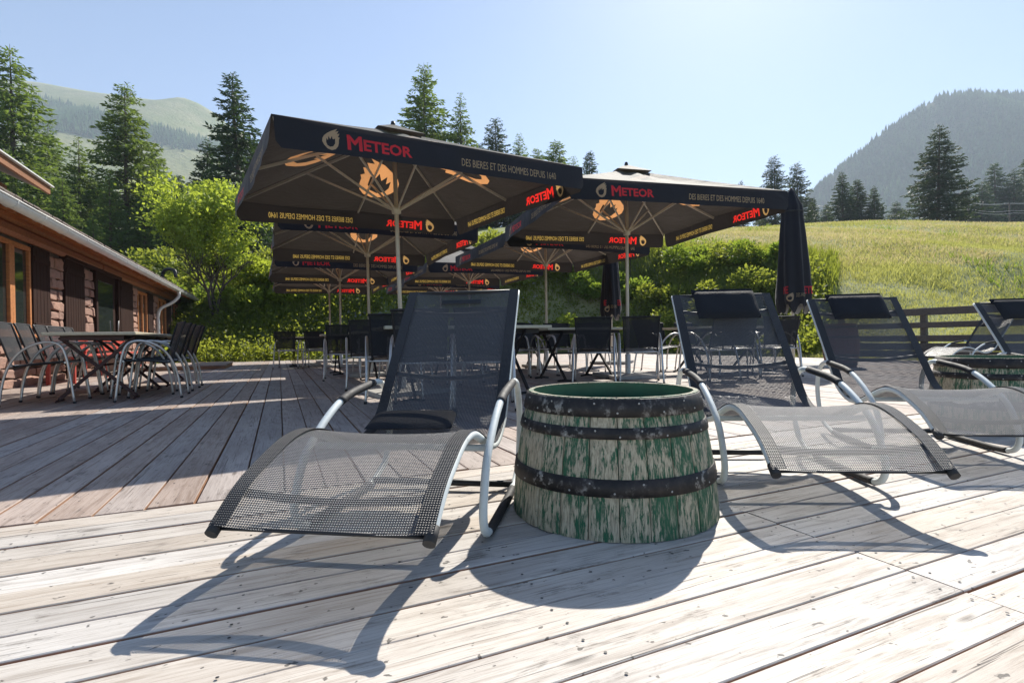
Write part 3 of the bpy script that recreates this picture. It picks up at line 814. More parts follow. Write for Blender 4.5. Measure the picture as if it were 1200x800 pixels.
def closed_parasol(loc, zb, ztop, rb_, label, seed, rot):
    root = empty('closed_parasol', loc, rot); rnd = random.Random(seed)
    n = 48; folds = 7; H_ = ztop - zb; rows = []
    prof = [(0, .90), (.05, 1.0), (.12, 1.0), (.35, .90), (.6, .76), (.78, .62), (.83, .66), (.88, .48), (.95, .26), (1.0, .07)]
    ph = rnd.uniform(0, 6)
    def rr(a, f):
        b = float(np.interp(f, [q[0] for q in prof], [q[1] for q in prof])) * rb_
        return b * (1 + .17 * math.sin(folds * a + ph + f * 1.3) * (1 - f * .6) + .07 * math.sin(3 * a + ph * 2 + f * 3))
    vs = []; fs = []; K = 26
    for i in range(K + 1):
        f = i / K
        for j in range(n):
            a = 2 * math.pi * j / n; r = rr(a, f); zz = zb + H_ * f + (.07 * math.sin(folds * a + ph + 1) * rb_ / .34 * (1 - f) ** 6 * 1.6)
            vs.append((r * math.cos(a), r * math.sin(a), zz))
    for i in range(K):
        for j in range(n): fs.append((i * n + j, i * n + (j + 1) % n, (i + 1) * n + (j + 1) % n, (i + 1) * n + j))
    fs.append(tuple(K * n + j for j in range(n)))
    cl = MB().add(vs, fs, True).build('folded_canopy', M['valance'], root)
    inn = [(x * .93, y * .93, z - .012 if i < n else z + .25) for i, (x, y, z) in enumerate(vs[:n] + vs[:n])]
    MB().add(inn, [(j, (j + 1) % n, n + (j + 1) % n, n + j) for j in range(n)], True).build('inner_cloth', M['inside'], cl)
    # bits of the print that show on the folds
    def stick(seg, mat, a_c, z0, w, h, nm):
        V, E_ = place(seg, -w / 2, w / 2, 0, h); xs = [q[0] for q in V]
        bd = [(-w / 2 - .005, -.005), (w / 2 + .005, -.005), (w / 2 + .005, h + .005), (-w / 2 - .005, h + .005)]
        ov, T, mi = cdt_sheet(bd, [(V, E_)], []); T = [t_ for t_, k_ in zip(T, mi) if k_ == 1]
        co = []
        for q in ov:
            a = a_c + q.x / rb_; f = (z0 + q.y - zb) / H_; r = rr(a, f) + .005; co.append((r * math.cos(a), r * math.sin(a), z0 + q.y))
        MB().add(co, T).build(nm, mat, cl)
    for da, t_ in ((-.95, 'ME'), (.85, 'ETE')): stick(text_loops(t_, 1, 1, .03), M['red_print'], -math.pi / 2 + da - rot, zb + .26, .16 * rb_ / .34, .13, 'red_lettering')
    stick(seg_from_loops(flame_shape(1, 1)), M['flame_small'], -math.pi / 2 - .62 - rot, zb + .12, .11, .16, 'flame_mark')
    stick(text_loops('DES HOMMES', 1, .6), M['gold_print'], -math.pi / 2 + .15 - rot, zb + .2, .26 * rb_ / .34, .07, 'gold_lettering')
    MB().tube([(0, 0, .03), (0, 0, ztop - .05)], .024, 12).build('pole', M['pole'], root)
    st = MB(); st.tube([(rr(a, .8) * math.cos(a), rr(a, .8) * math.sin(a), zb + H_ * .8) for a in np.linspace(0, 2 * math.pi, 33)[:-1]], .012, 6, closed=True); st.build('tie_strap', M['blackmetal'], cl)
    bs = MB()
    for i, j in ((-1, -1), (-1, 1), (1, -1), (1, 1)): bs.box((i * .202, j * .202, .035), (.4, .4, .055), None, .006)
    bs.build('base_slab', M['concrete'], root)
    tag(root, label, 'parasol', 'folded black parasols'); return root
p = at(930, 425, 9.3); closed_parasol((p.x, p.y, .003), 1.05, 3.2, .255, 'tall folded black parasol standing between the second and third loungers', 3, .4)
p = at(717, 410, 12.0); closed_parasol((p.x, p.y, .003), 1.06, 3.0, .21, 'small folded black parasol standing beside a pole behind the nearest barrel', 8, 1.1)

# ------------------------------------------------------------------ chairs and tables
ARCH = [(-.30, 0), (-.275, .22), (-.225, .40), (-.14, .54), (-.02, .622), (.10, .645), (.19, .605), (.235, .48), (.265, .28), (.30, 0)]
def chair_sheet(P0, P1, w0, w1, n, name, bow):
    V = []; U_ = []; P0 = Vector(P0); P1 = Vector(P1); L = (P1 - P0).length; d = (P1 - P0).normalized(); nr = Vector((0, -d.z, d.y))
    for i in range(n + 1):
        f = i / n; p = P0.lerp(P1, f); w = w0 + (w1 - w0) * f
        for j in range(5):
            x = -w / 2 + w * j / 4; V.append(p + Vector((x, 0, 0)) - nr * bow * (1 - (2 * x / w) ** 2)); U_.append((x, f * L))
    F = [(i * 5 + j, i * 5 + j + 1, i * 5 + j + 6, i * 5 + j + 5) for i in range(n) for j in range(4)]
    me = bpy.data.meshes.new(name); me.from_pydata([q[:] for q in V], [], F); uvl = me.uv_layers.new(name='UVMap')
    for lp in me.loops: uvl.data[lp.index].uv = U_[lp.vertex_index]
    me.polygons.foreach_set('use_smooth', [True] * len(F)); me.materials.append(M['chair_mesh']); me.update(); return me
def make_chair():
    root = empty('armchair')
    for s_ in (-1, 1):
        a = MB().tube(catmull([Vector((s_ * (.262 + (.012 if z < .1 else 0)), y, z)) for y, z in ARCH], 4), .0125, 8).build('leg_arch', M['alu'], root)
        for y in (-.302, .302): MB().tube([(s_ * .274, y, 0), (s_ * .274, y * .995, .022)], .0155, 8).build('foot_cap', M['rubber'], a)
    MB().tube(catmull([Vector(q) for q in ((-.205, .235, .435), (-.212, 0, .425), (-.21, -.19, .40), (-.205, -.235, .47), (-.215, -.29, .66), (-.222, -.345, .83), (-.20, -.355, .852), (.20, -.355, .852), (.222, -.345, .83), (.215, -.29, .66), (.205, -.235, .47), (.21, -.19, .40), (.212, 0, .425), (.205, .235, .435))], 3), .0105, 7).build('seat_frame', M['blackmetal'], root)
    for y, z in ((-.215, .405), (.225, .43)): MB().tube([(-.262, y, z), (.262, y, z)], .0105, 7).build('cross_rail', M['alu'], root)
    link('seat', chair_sheet((0, .235, .437), (0, -.20, .405), .41, .41, 5, 'seat', .012), root)
    link('backrest', chair_sheet((0, -.238, .455), (0, -.355, .85), .40, .43, 6, 'backrest', .012), root)
    return root
chair = make_chair(); chair_used = [False]
def put_chair(x, y, face, label, group):
    o = chair if not chair_used[0] else copy_tree(chair); chair_used[0] = True
    o.location = (x, y, .003); o.rotation_euler = (0, 0, face); tag(o, label, 'chair', group); return o
CG = 'tube armchairs around the tables under the parasols'; CL = 'tube armchairs at the long table by the stone house'
def uvp(u_, v_): p = UV(u_, v_); return p.x, p.y
A = YAW
# centre, backs towards us (angles: 0 looks straight away from the camera, + turns left)
put_chair(1.09, 6.95, -.18, 'black mesh armchair with its back to us, directly behind the nearest green barrel', CG)
put_chair(1.69, 6.93, -.16, 'black mesh armchair with its back to us, left of the pole behind the nearest barrel', CG)
x, y = uvp(5.42, 6.5); put_chair(x, y, A - 1.57, 'black mesh armchair turned sideways at the table end, just left of the second lounger', CG)
put_chair(-1.22, 5.35, .25, 'black mesh armchair peeking out at the left of the bare lounger back', CG)
put_chair(-.80, 4.66, .12, 'left of two armchairs seen through the bare mesh back of the leftmost lounger', CG)
put_chair(-.26, 4.62, .05, 'right of two armchairs seen through the bare mesh back of the leftmost lounger', CG)
put_chair(-1.85, 6.7, .3, 'black mesh armchair second in the row leading back from the bare lounger', CG)
put_chair(-2.72, 8.35, .3, 'black mesh armchair third in the row leading back from the bare lounger', CG)
put_chair(-5.32, 12.4, .2, 'leftmost of two far armchairs with their backs to us before the green bank', CG)
put_chair(-4.68, 12.55, .15, 'right of two far armchairs with their backs to us before the green bank', CG)
put_chair(3.29, 7.75, -.15, 'left of two armchairs seen through the mesh back of the second lounger', CG)
put_chair(3.92, 7.75, -.25, 'right of two armchairs seen through the mesh back of the second lounger', CG)
for u_, v_, lab in ((3.75, 7.55, 'armchair facing us across the table behind the nearest barrel, its left side'), (4.35, 7.6, 'armchair facing us across the table behind the nearest barrel, its right side'),
                    (6.3, 7.45, 'armchair facing us across the far right table, left one'), (7.1, 7.45, 'armchair facing us across the far right table, right one'),
                    (1.9, 8.65, 'armchair facing us at the middle left table'), (1.5, 11.0, 'armchair facing us at the table under the third left parasol'), (.9, 15.0, 'armchair facing us at the farthest table by the bank')):
    x, y = uvp(u_, v_); put_chair(x, y, A + math.pi + random.uniform(-.15, .15), lab, CG)
for u_, v_, f_, lab in ((3.35, 7.3, 3.0, 'armchair at the far left corner of the table behind the nearest barrel'), (4.9, 7.5, 2.9, 'armchair at the far right corner of the table behind the nearest barrel'), (3.6, 9.0, .1, 'armchair with its back to us, under the second right parasol, left one'), (4.2, 9.05, -.1, 'armchair with its back to us, under the second right parasol, middle one'), (4.8, 8.95, .05, 'armchair with its back to us, under the second right parasol, right one'), (2.55, 6.7, 1.2, 'armchair seen just right of the bare lounger back, turned left'), (5.38, 5.45, 0.0, 'armchair just left of the pair seen through the second lounger'), (7.95, 6.5, 1.5, 'armchair at the right end of the far right table, turned left'), (2.3, 7.1, .1, 'armchair behind the bare lounger back, second row'), (1.55, 7.05, .15, 'armchair behind the bare lounger back, second row, left one'), (1.5, 9.5, .1, 'armchair with its back to us at the table under the second left parasol'), (5.6, 8.8, .3, 'armchair far behind the second lounger, near the grass')):
    x, y = uvp(u_, v_); put_chair(x, y, A + f_, lab, CG)
# by the house: five on each side of the long table
ordn = ['nearest', 'second', 'third', 'fourth', 'farthest']
for i in range(5):
    x, y = uvp(-2.28 - .01 * i, 7.12 + .5 * i + random.uniform(-.03, .03)); put_chair(x, y, A - 1.57 + random.uniform(-.08, .08), ordn[i] + ' armchair on the house side of the long folding tables', CL)
    x, y = uvp(-1.40 + random.uniform(-.03, .03), 7.06 + .47 * i); put_chair(x, y, A + 1.57 + .28 + random.uniform(-.1, .1), ordn[i] + ' armchair on the deck side of the long folding tables', CL)

def make_table(L, Wd, frame, top=M['tabletop'], nm='folding_table'):
    root = empty(nm); zt = .745
    MB().box((0, 0, zt - .017), (L, Wd, .034), None, .006).build('tabletop', top, root)
    MB().box((0, 0, zt - .06), (L - .2, Wd - .25, .045)).build('apron', frame, root)
    for y in (-1, 1):
        fx = y * (L / 2 - .28)
        for s_ in (-1, 1):
            a = s_ * (Wd / 2 - .06); lg = MB().bar((fx + s_ * .016, -a, .03), (fx + s_ * .016, a, zt - .05), .022, .034).build('cross_leg', frame, root)
        for s_ in (-1, 1): MB().tube([(fx - .11, s_ * (Wd / 2 - .06), .014), (fx, s_ * (Wd / 2 - .055), .024), (fx + .11, s_ * (Wd / 2 - .06), .014)], .0135, 6).build('foot_bar', frame, root)
    MB().tube([(-L / 2 + .28, 0, .38), (L / 2 - .28, 0, .38)], .012, 6).build('stretcher', frame, root)
    return root
def put_table(L, Wd, u_, v_, rz, frame, label, group):
    o = make_table(L, Wd, frame); x, y = uvp(u_, v_); o.location = (x, y, .003); o.rotation_euler = (0, 0, rz); tag(o, label, 'table', group)
TG = 'folding tables under the parasols'
put_table(1.8, .8, -1.82, 7.72, A + math.pi / 2, M['redmetal'], 'pale topped folding table with crossed dark red legs nearest by the stone house', 'folding tables by the house')
put_table(1.8, .8, -1.82, 9.57, A + math.pi / 2, M['redmetal'], 'pale topped folding table with crossed legs farther back by the stone house', 'folding tables by the house')
put_table(1.35, .8, 3.98, 6.62, A, M['blackmetal'], 'folding table behind the nearest barrel, before the right parasol pole', TG)
put_table(1.8, .8, 6.75, 6.55, A, M['blackmetal'], 'folding table seen through the second lounger back, its corner by the tall folded parasol', TG)
put_table(1.8, .8, 1.82, 5.42, A, M['blackmetal'], 'folding table behind the bare lounger back, its pale end showing at the left', TG)
put_table(1.6, .8, 1.75, 7.75, A, M['blackmetal'], 'folding table in the middle of the left parasol row', TG)
put_table(1.6, .8, 1.5, 10.2, A, M['blackmetal'], 'folding table under the second and third left parasols', TG)
put_table(1.8, .8, 4.25, 9.8, A, M['blackmetal'], 'folding table under the second right parasol', TG)
put_table(1.6, .8, .85, 14.2, A, M['blackmetal'], 'farthest folding table, behind the two far armchairs', TG)

# ------------------------------------------------------------------ rail fence on the right edge of the deck
fr = empty('rail_fence', UV(DECK_U1 - .1, 0), 0)
fr.rotation_euler = (0, 0, YAW)
for v_ in (1.2, 2.95, 4.7, 6.45, 8.2): MB().box((0, v_, .55), (.09, .11, 1.13), None, .008).build('post', M['fence'], fr)
for z, hgt in ((1.03, .15), (.76, .12), (.48, .13), (.31, .15), (.14, .15)):
    for v0, v1 in ((1.1, 4.7), (4.705, 8.45)): MB().box((-.065, (v0 + v1) / 2, z + random.uniform(-.008, .008)), (.04, v1 - v0 - .01, hgt), None, .006).build('rail', M['fence'], fr)
tag(fr, 'dark weathered wooden rail fence along the right edge of the deck', 'fence')

# ------------------------------------------------------------------ stone house on the left
house = empty('stone_house', (0, 0, 0), YAW)
UW = -3.6; HV0, HV1 = 4.5, 26.3; WT = 2.60
MB().box(((UW - .06 - 8.6) / 2, (HV0 + HV1) / 2, WT / 2 - .12), (8.6 + UW - .06, HV1 - HV0, WT + .2)).build('wall', M['mortar'], house)
openings = [(8.75, 10.72, .78, 2.2), (10.72, 11.45, .72, 2.24), (12.1, 13.2, 0, 2.3), (13.82, 15.72, 0, 2.3), (15.78, 17.0, .7, 2.25), (17.6, 18.75, .85, 2.15), (18.78, 19.5, .8, 2.2), (20.3, 21.6, .85, 2.15), (21.6, 22.4, .8, 2.2), (23.2, 24.5, .85, 2.15), (5.6, 7.6, .8, 2.2)]
def blocked(v0, v1, z0, z1):
    return any(v0 < b - .02 and v1 > a + .02 and z0 < d_ - .02 and z1 > c_ + .02 for a, b, c_, d_ in openings)
rs = random.Random(21); protos = []
for q in range(8):
    bm = bmesh.new(); bmesh.ops.create_cube(bm, size=1); bmesh.ops.bevel(bm, geom=bm.edges[:], offset=.13, segments=1, affect='EDGES')
    for v_ in bm.verts: v_.co += Vector([rs.uniform(-.1, .1) for _ in range(3)])
    me = bpy.data.meshes.new('stone'); bm.to_mesh(me); bm.free(); me.materials.append(M['stone']); protos.append(me)
z = -.02; ns = 0
while z < 2.12:
    h = rs.uniform(.13, .22); v_ = 8.0 + rs.uniform(0, .2)
    while v_ < 20.5:
        w = rs.uniform(.24, .52)
        for (a, b, c_, d_) in openings:                      # trim to the openings
            if z < d_ - .02 and z + h > c_ + .02:
                if v_ < a < v_ + w and a - v_ > .08: w = a - v_
                if a - .02 <= v_ < b: v_ = b
        if z + h < 2.26 and not blocked(v_, v_ + w, z, z + h) and ns < 300:
            o = link('stone', rs.choice(protos), house); o.location = (UW - .05 + rs.uniform(-.01, .012), v_ + w / 2, z + h / 2); o.scale = (.12 * rs.uniform(.8, 1.25), (w - .012) * rs.uniform(.88, 1.04), (h - .012) * rs.uniform(.74, 1.06)); o.rotation_euler = (rs.uniform(-.07, .07), 0, 0); ns += 1
            if rs.random() < .5: o.rotation_euler = (math.pi + rs.uniform(-.07, .07), 0, 0)
        v_ += w + .004
    z += h
for zc, hh_, du in ((2.335, .19, .035), (2.54, .20, .0)):
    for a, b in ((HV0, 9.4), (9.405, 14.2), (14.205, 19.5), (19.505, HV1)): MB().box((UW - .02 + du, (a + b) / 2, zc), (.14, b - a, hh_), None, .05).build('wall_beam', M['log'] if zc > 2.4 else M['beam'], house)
def window(v0, v1, z0, z1, posts, sill=True):
    w = MB().box((UW - .045, (v0 + v1) / 2, (z0 + z1) / 2), (.02, v1 - v0, z1 - z0)).build('window', M['shutter'], house)
    g = MB().box((UW - .031, (v0 + v1) / 2, (z0 + z1) / 2), (.004, v1 - v0 - .12, z1 - z0 - .12)).build('pane', M['glass'], w)
    for vp in posts: MB().box((UW - .012, vp, (z0 + z1) / 2), (.05, .085, z1 - z0 - .13), None, .006).build('mullion', M['log'], w)
    for zz in (z0 + .03, z1 - .03): MB().box((UW - .012, (v0 + v1) / 2, zz), (.052, v1 - v0, .07), None, .006).build('frame', M['log'], w)
    for vv in (v0 + .03, v1 - .03): MB().box((UW - .013, vv, (z0 + z1) / 2), (.05, .06, z1 - z0 - .135), None, .006).build('frame', M['log'], w)
    if sill: MB().box((UW + .03, (v0 + v1) / 2, z0 - .03), (.2, v1 - v0 + .1, .055), None, .008).build('sill', M['log'], w)
window(8.75, 10.7, .80, 2.18, (9.45, 10.02, 10.1)); window(17.6, 18.72, .87, 2.13, (18.15,)); window(20.3, 21.58, .87, 2.13, (20.9,)); window(23.2, 24.5, .87, 2.13, (23.8,)); window(5.6, 7.6, .82, 2.18, (6.6,))
def shutter(v0, v1, z0, z1):
    n = max(3, int((v1 - v0) / .13)); w = (v1 - v0) / n
    s_ = MB().box((UW - .03, (v0 + v1) / 2, (z0 + z1) / 2), (.02, v1 - v0 - .01, z1 - z0)).build('shutter', M['shutter'], house)
    for i in range(n): MB().box((UW + .005, v0 + w * (i + .5), (z0 + z1) / 2), (.035, w - .008, z1 - z0 - .004), None, .004).build('board', M['shutter'], s_)
    for zz in (z0 + .2, z1 - .2): MB().box((UW + .03, (v0 + v1) / 2, zz), (.02, v1 - v0 - .06, .09), None, .004).build('batten', M['shutter'], s_)
for q in ((10.74, 11.43, .74, 2.22), (12.12, 13.18, .08, 2.22), (15.8, 17.0, .72, 2.23), (18.78, 19.5, .82, 2.18), (21.6, 22.4, .82, 2.18)): shutter(*q)
d_ = MB().box((UW - .04, 14.75, 1.12), (.03, 1.86, 2.2)).build('door', M['shutter'], house)
MB().box((UW - .022, 14.7, 1.3), (.004, 1.2, 1.5)).build('pane', M['glass'], d_)
for vv in (13.9, 15.6): MB().box((UW + .0, vv, 1.12), (.08, .13, 2.2), None, .01).build('door_frame', M['shutter'], d_)
MB().box((UW + .012, 13.9, 2.26), (.12, 3.7, .09), None, .01).build('door_lintel', M['shutter'], d_)
MB().tube([(UW + .05, 15.4, .95), (UW + .06, 15.4, 1.2)], .012, 6).build('handle', M['steel'], d_)
# eaves and roof
EU, EZ, SL = -3.02, 2.39, .47
def roofbox(u0, u1, v0, v1, z0, th):
    a = z0 + (EU - u0) * SL; b = z0 + (EU - u1) * SL
    return MB().add([(u0, v0, a), (u0, v1, a), (u1, v1, b), (u1, v0, b), (u0, v0, a + th), (u0, v1, a + th), (u1, v1, b + th), (u1, v0, b + th)], [(0, 1, 2, 3), (4, 7, 6, 5), (0, 4, 5, 1), (1, 5, 6, 2), (2, 6, 7, 3), (3, 7, 4, 0)])
roof = roofbox(-3.0, -8.8, HV0 - .3, HV1 + .35, EZ + .04, .07).build('roof', M['shingle'], house)
mb = roofbox(-3.06, -3.75, HV0 - .25, HV1 + .3, EZ + .012, .026); mb.build('soffit', M['log'], roof)
v_ = HV0
while v_ < HV1:
    roofbox(-3.1, -3.9, v_, v_ + .09, EZ - .10, .11).build('rafter', M['log'], roof); v_ += .85
v_ = 7.0; k = 0
while v_ < 26:
    w = rs.uniform(.12, .24) if v_ < 15 else rs.uniform(.3, .5)
    o = roofbox(-2.985 - rs.uniform(0, .025), -3.45, v_ + .003, v_ + w - .003, EZ + .112 + rs.uniform(0, .008), .022).build('shingle', M['shingle'], roof); v_ += w
prof = [(.082 * math.cos(a), .082 * math.sin(a)) for a in np.linspace(math.pi, 2 * math.pi, 13)]
gv = []; gf = []
for vv in (HV0 - .2, HV1 + .3):
    for x, z_ in prof: gv.append((EU + .045 + x, vv, EZ + .0 + z_))
    for x, z_ in prof: gv.append((EU + .045 + x * .94, vv, EZ + .003 + z_ * .94))
for i in range(12): gf += [(i, i + 1, 26 + i + 1, 26 + i), (13 + i, 39 + i, 39 + i + 1, 13 + i + 1)]
gf += [(0, 26, 39, 13), (12, 25, 51, 38)] + [(i, 13 + i, 14 + i, i + 1) for i in range(12)] + [(26 + i, 27 + i, 40 + i, 39 + i) for i in range(12)]
gut = MB().add(gv, gf, True).build('gutter', M['steel'], house)
MB().tube([(EU + .045 + .085, HV0 - .2, EZ + .004), (EU + .045 + .085, HV1 + .3, EZ + .004)], .011, 6).build('gutter_bead', M['steel'], gut)
v_ = HV0 + .4
while v_ < HV1:
    MB().tube([(EU + .045 + .087 * math.cos(a), v_, EZ + .087 * math.sin(a)) for a in np.linspace(math.pi, 2 * math.pi, 9)], .006, 5).build('bracket', M['steel'], gut); v_ += .85
MB().tube(catmull([(EU + .045, 20.0, EZ - .07), (EU + .045, 20.0, EZ - .22), (EU - .12, 19.95, EZ - .42), (EU - .42, 19.85, EZ - .62), (EU - .50, 19.82, EZ - .85), (EU - .50, 19.82, 1.2), (EU - .50, 19.82, -.05)], 4), .05, 10).build('downpipe', M['steel'], house)
MB().tube(catmull([(-3.5, 20.6, 2.65), (-3.5, 20.6, 2.97), (-3.35, 20.4, 3.09), (-3.1, 20.1, 3.03), (-3.05, 20.05, 2.8)], 4), .055, 10).build('vent_pipe', M['blackmetal'], house)
# the higher roof behind
ur = MB().add([(-4.25, 4, 3.72), (-4.25, 13.5, 3.72), (-8.8, 13.5, 6.0), (-8.8, 4, 6.0), (-4.25, 4, 3.84), (-4.25, 13.5, 3.84), (-8.8, 13.5, 6.12), (-8.8, 4, 6.12)], [(0, 1, 2, 3), (4, 7, 6, 5), (0, 4, 5, 1), (1, 5, 6, 2), (2, 6, 7, 3), (3, 7, 4, 0)]).build('upper_roof', M['shingle'], house)
MB().box((-4.22, 8.75, 3.76), (.05, 9.5, .15), None, .006).build('fascia', M['beam'], ur)
MB().box((-4.19, 8.75, 3.85), (.10, 9.56, .025)).build('drip_edge', M['steel'], ur)
MB().box((-6.8, 8.6, 3.2), (4.0, 9.4, 1.1)).build('upper_wall', M['beam'], house)
tag(house, 'low stone house with dark shutters, orange timber eaves and a zinc gutter', 'house')
for i, v0 in enumerate((10.3, 12.9)):
    bn = empty('red_bench', UV(-3.12, v0 + 1.0), YAW)
    for k in range(3): MB().box((-.12 + k * .125, 0, .44), (.115, 2.0, .03), None, .005).build('seat_slat', M['redpaint'], bn)
    for k in range(3): MB().box((-.2, 0, .55 + k * .115), (.025, 2.0, .105), None, .005).build('back_slat', M['redpaint'], bn)
    for s_ in (-.85, .85):
        MB().box((-.2, s_, .42), (.05, .05, .84)).build('leg', M['redpaint'], bn); MB().box((.12, s_, .21), (.05, .05, .42)).build('leg', M['redpaint'], bn)
    tag(bn, ('red painted wooden bench against the house wall, nearer one' if i == 0 else 'red painted wooden bench against the house wall, farther one'), 'bench', 'red benches by the wall')
st = empty('low_step', UV(-2.25, 15.4), YAW)
for k in range(8): MB().box((-.95 + k * .27, 0, .09), (.262, 2.4, .03), None, .005).build('plank', M['deck_back'], st)
MB().box((0, 0, .04), (2.1, 2.3, .068)).build('base', M['joist'], st)
tag(st, 'low plank platform at the far left end of the deck beside the house', 'platform')

# ------------------------------------------------------------------ vegetation
def leaf_mesh(name, P, size, seed, mat, aspect=.55, up=0.0, D=None):
    """rhombic leaf faces at P; size scalar or array"""
    r = np.random.default_rng(seed); n = len(P); sz = np.broadcast_to(size, (n,)) * r.uniform(.6, 1.3, n)
    a = r.normal(size=(n, 3)) if D is None else D + r.normal(size=(n, 3)) * .35
    a[:, 2] += up; a /= np.linalg.norm(a, axis=1, keepdims=True)
    b = np.cross(a, r.normal(size=(n, 3))); b /= np.linalg.norm(b, axis=1, keepdims=True) + 1e-9
    L = a * sz[:, None]; Wd = b * (sz * aspect * .5)[:, None]
    V = np.stack([P, P + L * .45 + Wd, P + L, P + L * .45 - Wd], 1).reshape(-1, 3)
    F = np.arange(4 * n).reshape(n, 4)
    return mesh_np(name, V, F, mat)
def conifer_meshes(seed, H, Rr, mat, dens=1.0, droop=.25, power=.85, bare=.06, gap=.0, cl=.42):
    r = np.random.default_rng(seed); tr = MB()
    lean = r.normal(0, .012, 2)
    tr.tube([(lean[0] * H * f + .02 * math.sin(7 * f + seed), lean[1] * H * f, H * f) for f in np.linspace(0, .985, 10)], [max(.012, .018 * H * (1 - f) ** .9) for f in np.linspace(0, .985, 10)], 7)
    P = []; D = []; sz = []
    z = H * bare
    while z < H * .985:
        f = z / H; nb = int(r.integers(4, 7)); a0 = r.uniform(0, 6.28)
        for k in range(nb):
            if r.random() < gap: continue
            a = a0 + k * 2 * math.pi / nb + r.normal(0, .22)
            Lb = Rr * ((1 - f) ** power) * r.uniform(.62, 1.12) * min(1, .55 + f * 3.2) + .12
            zz = z + r.normal(0, .12); n = max(2, int(Lb / .15 * dens)); s = np.linspace(.12, 1, n)
            dz = -droop * Lb * s + droop * .75 * Lb * s ** 2.2 + (.25 * Lb * s if f > .85 else 0)
            bx = lean[0] * H * f + np.cos(a) * Lb * s; by = lean[1] * H * f + np.sin(a) * Lb * s; bz = zz + dz
            if Lb > .8: tr.tube([(lean[0] * H * f, lean[1] * H * f, zz), (float(bx[n // 2]), float(by[n // 2]), float(bz[n // 2])), (float(bx[-1]), float(by[-1]), float(bz[-1]))], [.012 * Lb + .008, .008 * Lb + .004, .003], 3, cap=False)
            for rep in range(3):
                side = r.uniform(-1, 1, n); w = .30 * Lb * (1 - s * .75) * .5
                ox = -np.sin(a) * side * w; oy = np.cos(a) * side * w
                P.append(np.stack([bx + ox, by + oy, bz + r.normal(0, .05, n) - abs(side) * .05], -1))
                dd = np.stack([np.cos(a) * .8 - np.sin(a) * side * .9, np.sin(a) * .8 + np.cos(a) * side * .9, np.full(n, -.18)], -1); D.append(dd)
                sz.append(np.full(n, cl) * (.6 + .5 * min(1, Lb / 2)))
        z += r.uniform(.24, .42) * (H / 18) ** .5
    P = np.concatenate(P); D = np.concatenate(D); sz = np.concatenate(sz)
    me = leaf_mesh('crown', P, sz, seed, mat, .34, 0, D)
    return tr.mesh('trunk', M['bark']), me
CT = {}
for nm, seed, mat, Rr, dens, droop, power, gap in (('larch', 1, 'larch', 5.6, 1.1, .12, .80, .05), ('larch2', 2, 'larch', 5.0, 1.1, .16, .9, .08), ('larch3', 7, 'larch', 5.8, 1.1, .1, .7, .04), ('spruce', 3, 'spruce', 4.0, 1.4, .30, .75, .0), ('spruce2', 4, 'spruce', 4.6, 1.35, .26, .8, .0), ('pine', 5, 'pine_blue', 6.6, 1.15, .30, .85, .02), ('blue', 6, 'pine_blue', 4.2, 1.0, .12, .6, .12)):
    CT[nm] = conifer_meshes(seed, 18.0, Rr, M[mat], dens, droop, power, .07, gap)
def put_tree(kind, px, py_top, depth, label, group, wscale=1.0, rot=None, sink=.0):
    p = at(px, 400, depth); x = p.x; zb = gz(x, depth) - .1
    zt_ = at(px, py_top, depth).z; H = zt_ - zb; s = H / 18.0
    root = empty('conifer_tree', (x, depth, zb), rot if rot is not None else random.uniform(0, 6.28)); root.scale = (s * wscale, s * wscale, s)
    link('trunk', CT[kind][0], root); link('crown', CT[kind][1], root); tag(root, label, 'tree', group); return root
G1 = 'tall conifers behind the house'
for k, px, py, d, lab, ws in (('larch', 22, 48, 35, 'tall feathery larch at the upper left corner, above the house roof', 1.0),
        ('larch3', 151, 95, 37, 'tall slender larch against the grassy hill, left of the round dark conifer', .95),
        ('spruce', 287, 83, 39, 'dark dense conifer just left of the nearest parasol', 1.1), ('larch2', 96, 158, 33, 'smaller larch between the two tall larches at the left', .95),
        ('larch2', 62, 140, 40, 'larch filling the gap right of the corner larch', 1.1), ('larch', 186, 172, 41, 'broad light larch right of the tall slender one', 1.2),
        ('spruce2', 246, 160, 41, 'low dark conifer leaning against the dark dense one', 1.2), ('spruce', 214, 205, 45, 'dark short conifer in the gap below the hill', 1.5), ('spruce2', 118, 205, 45, 'dark conifer low between the larches', 1.5),
        ('larch3', -40, 90, 34, 'larch cut by the left edge of the photo', 1.0), ('spruce', 40, 200, 47, 'dark conifer low behind the corner larch', 1.6), ('spruce2', 165, 225, 47, 'darkest low conifer behind the light shrub tree', 1.6), ('spruce', 300, 165, 50, 'dark conifer half hidden by the nearest parasol', 1.4), ('larch2', -110, 60, 40, 'larch outside the left edge behind the house', 1.1),
        ('larch3', 8, 172, 30, 'low larch directly above the upper house roof', .9), ('larch', 78, 205, 31, 'low larch above the middle of the gutter', .9), ('larch2', 132, 196, 32, 'low larch below the tall slender one', .9), ('larch3', 172, 222, 33, 'low larch above the gutter end', .9), ('spruce', 208, 222, 36, 'dark conifer behind the downpipe end of the house', 1.1), ('spruce2', 236, 228, 34, 'dark conifer close behind the broadleaf tree', 1.0), ('larch', 112, 250, 29.5, 'lowest larch peeping over the gutter', 1.0), ('spruce2', 268, 195, 43, 'dark conifer below the dense one by the parasol', 1.1), ('spruce', 318, 215, 44, 'dark conifer behind the nearest parasol corner', 1.2)):
    put_tree(k, px, py, d, lab, G1, ws)
G2 = 'conifers on the ridge above the parasols'
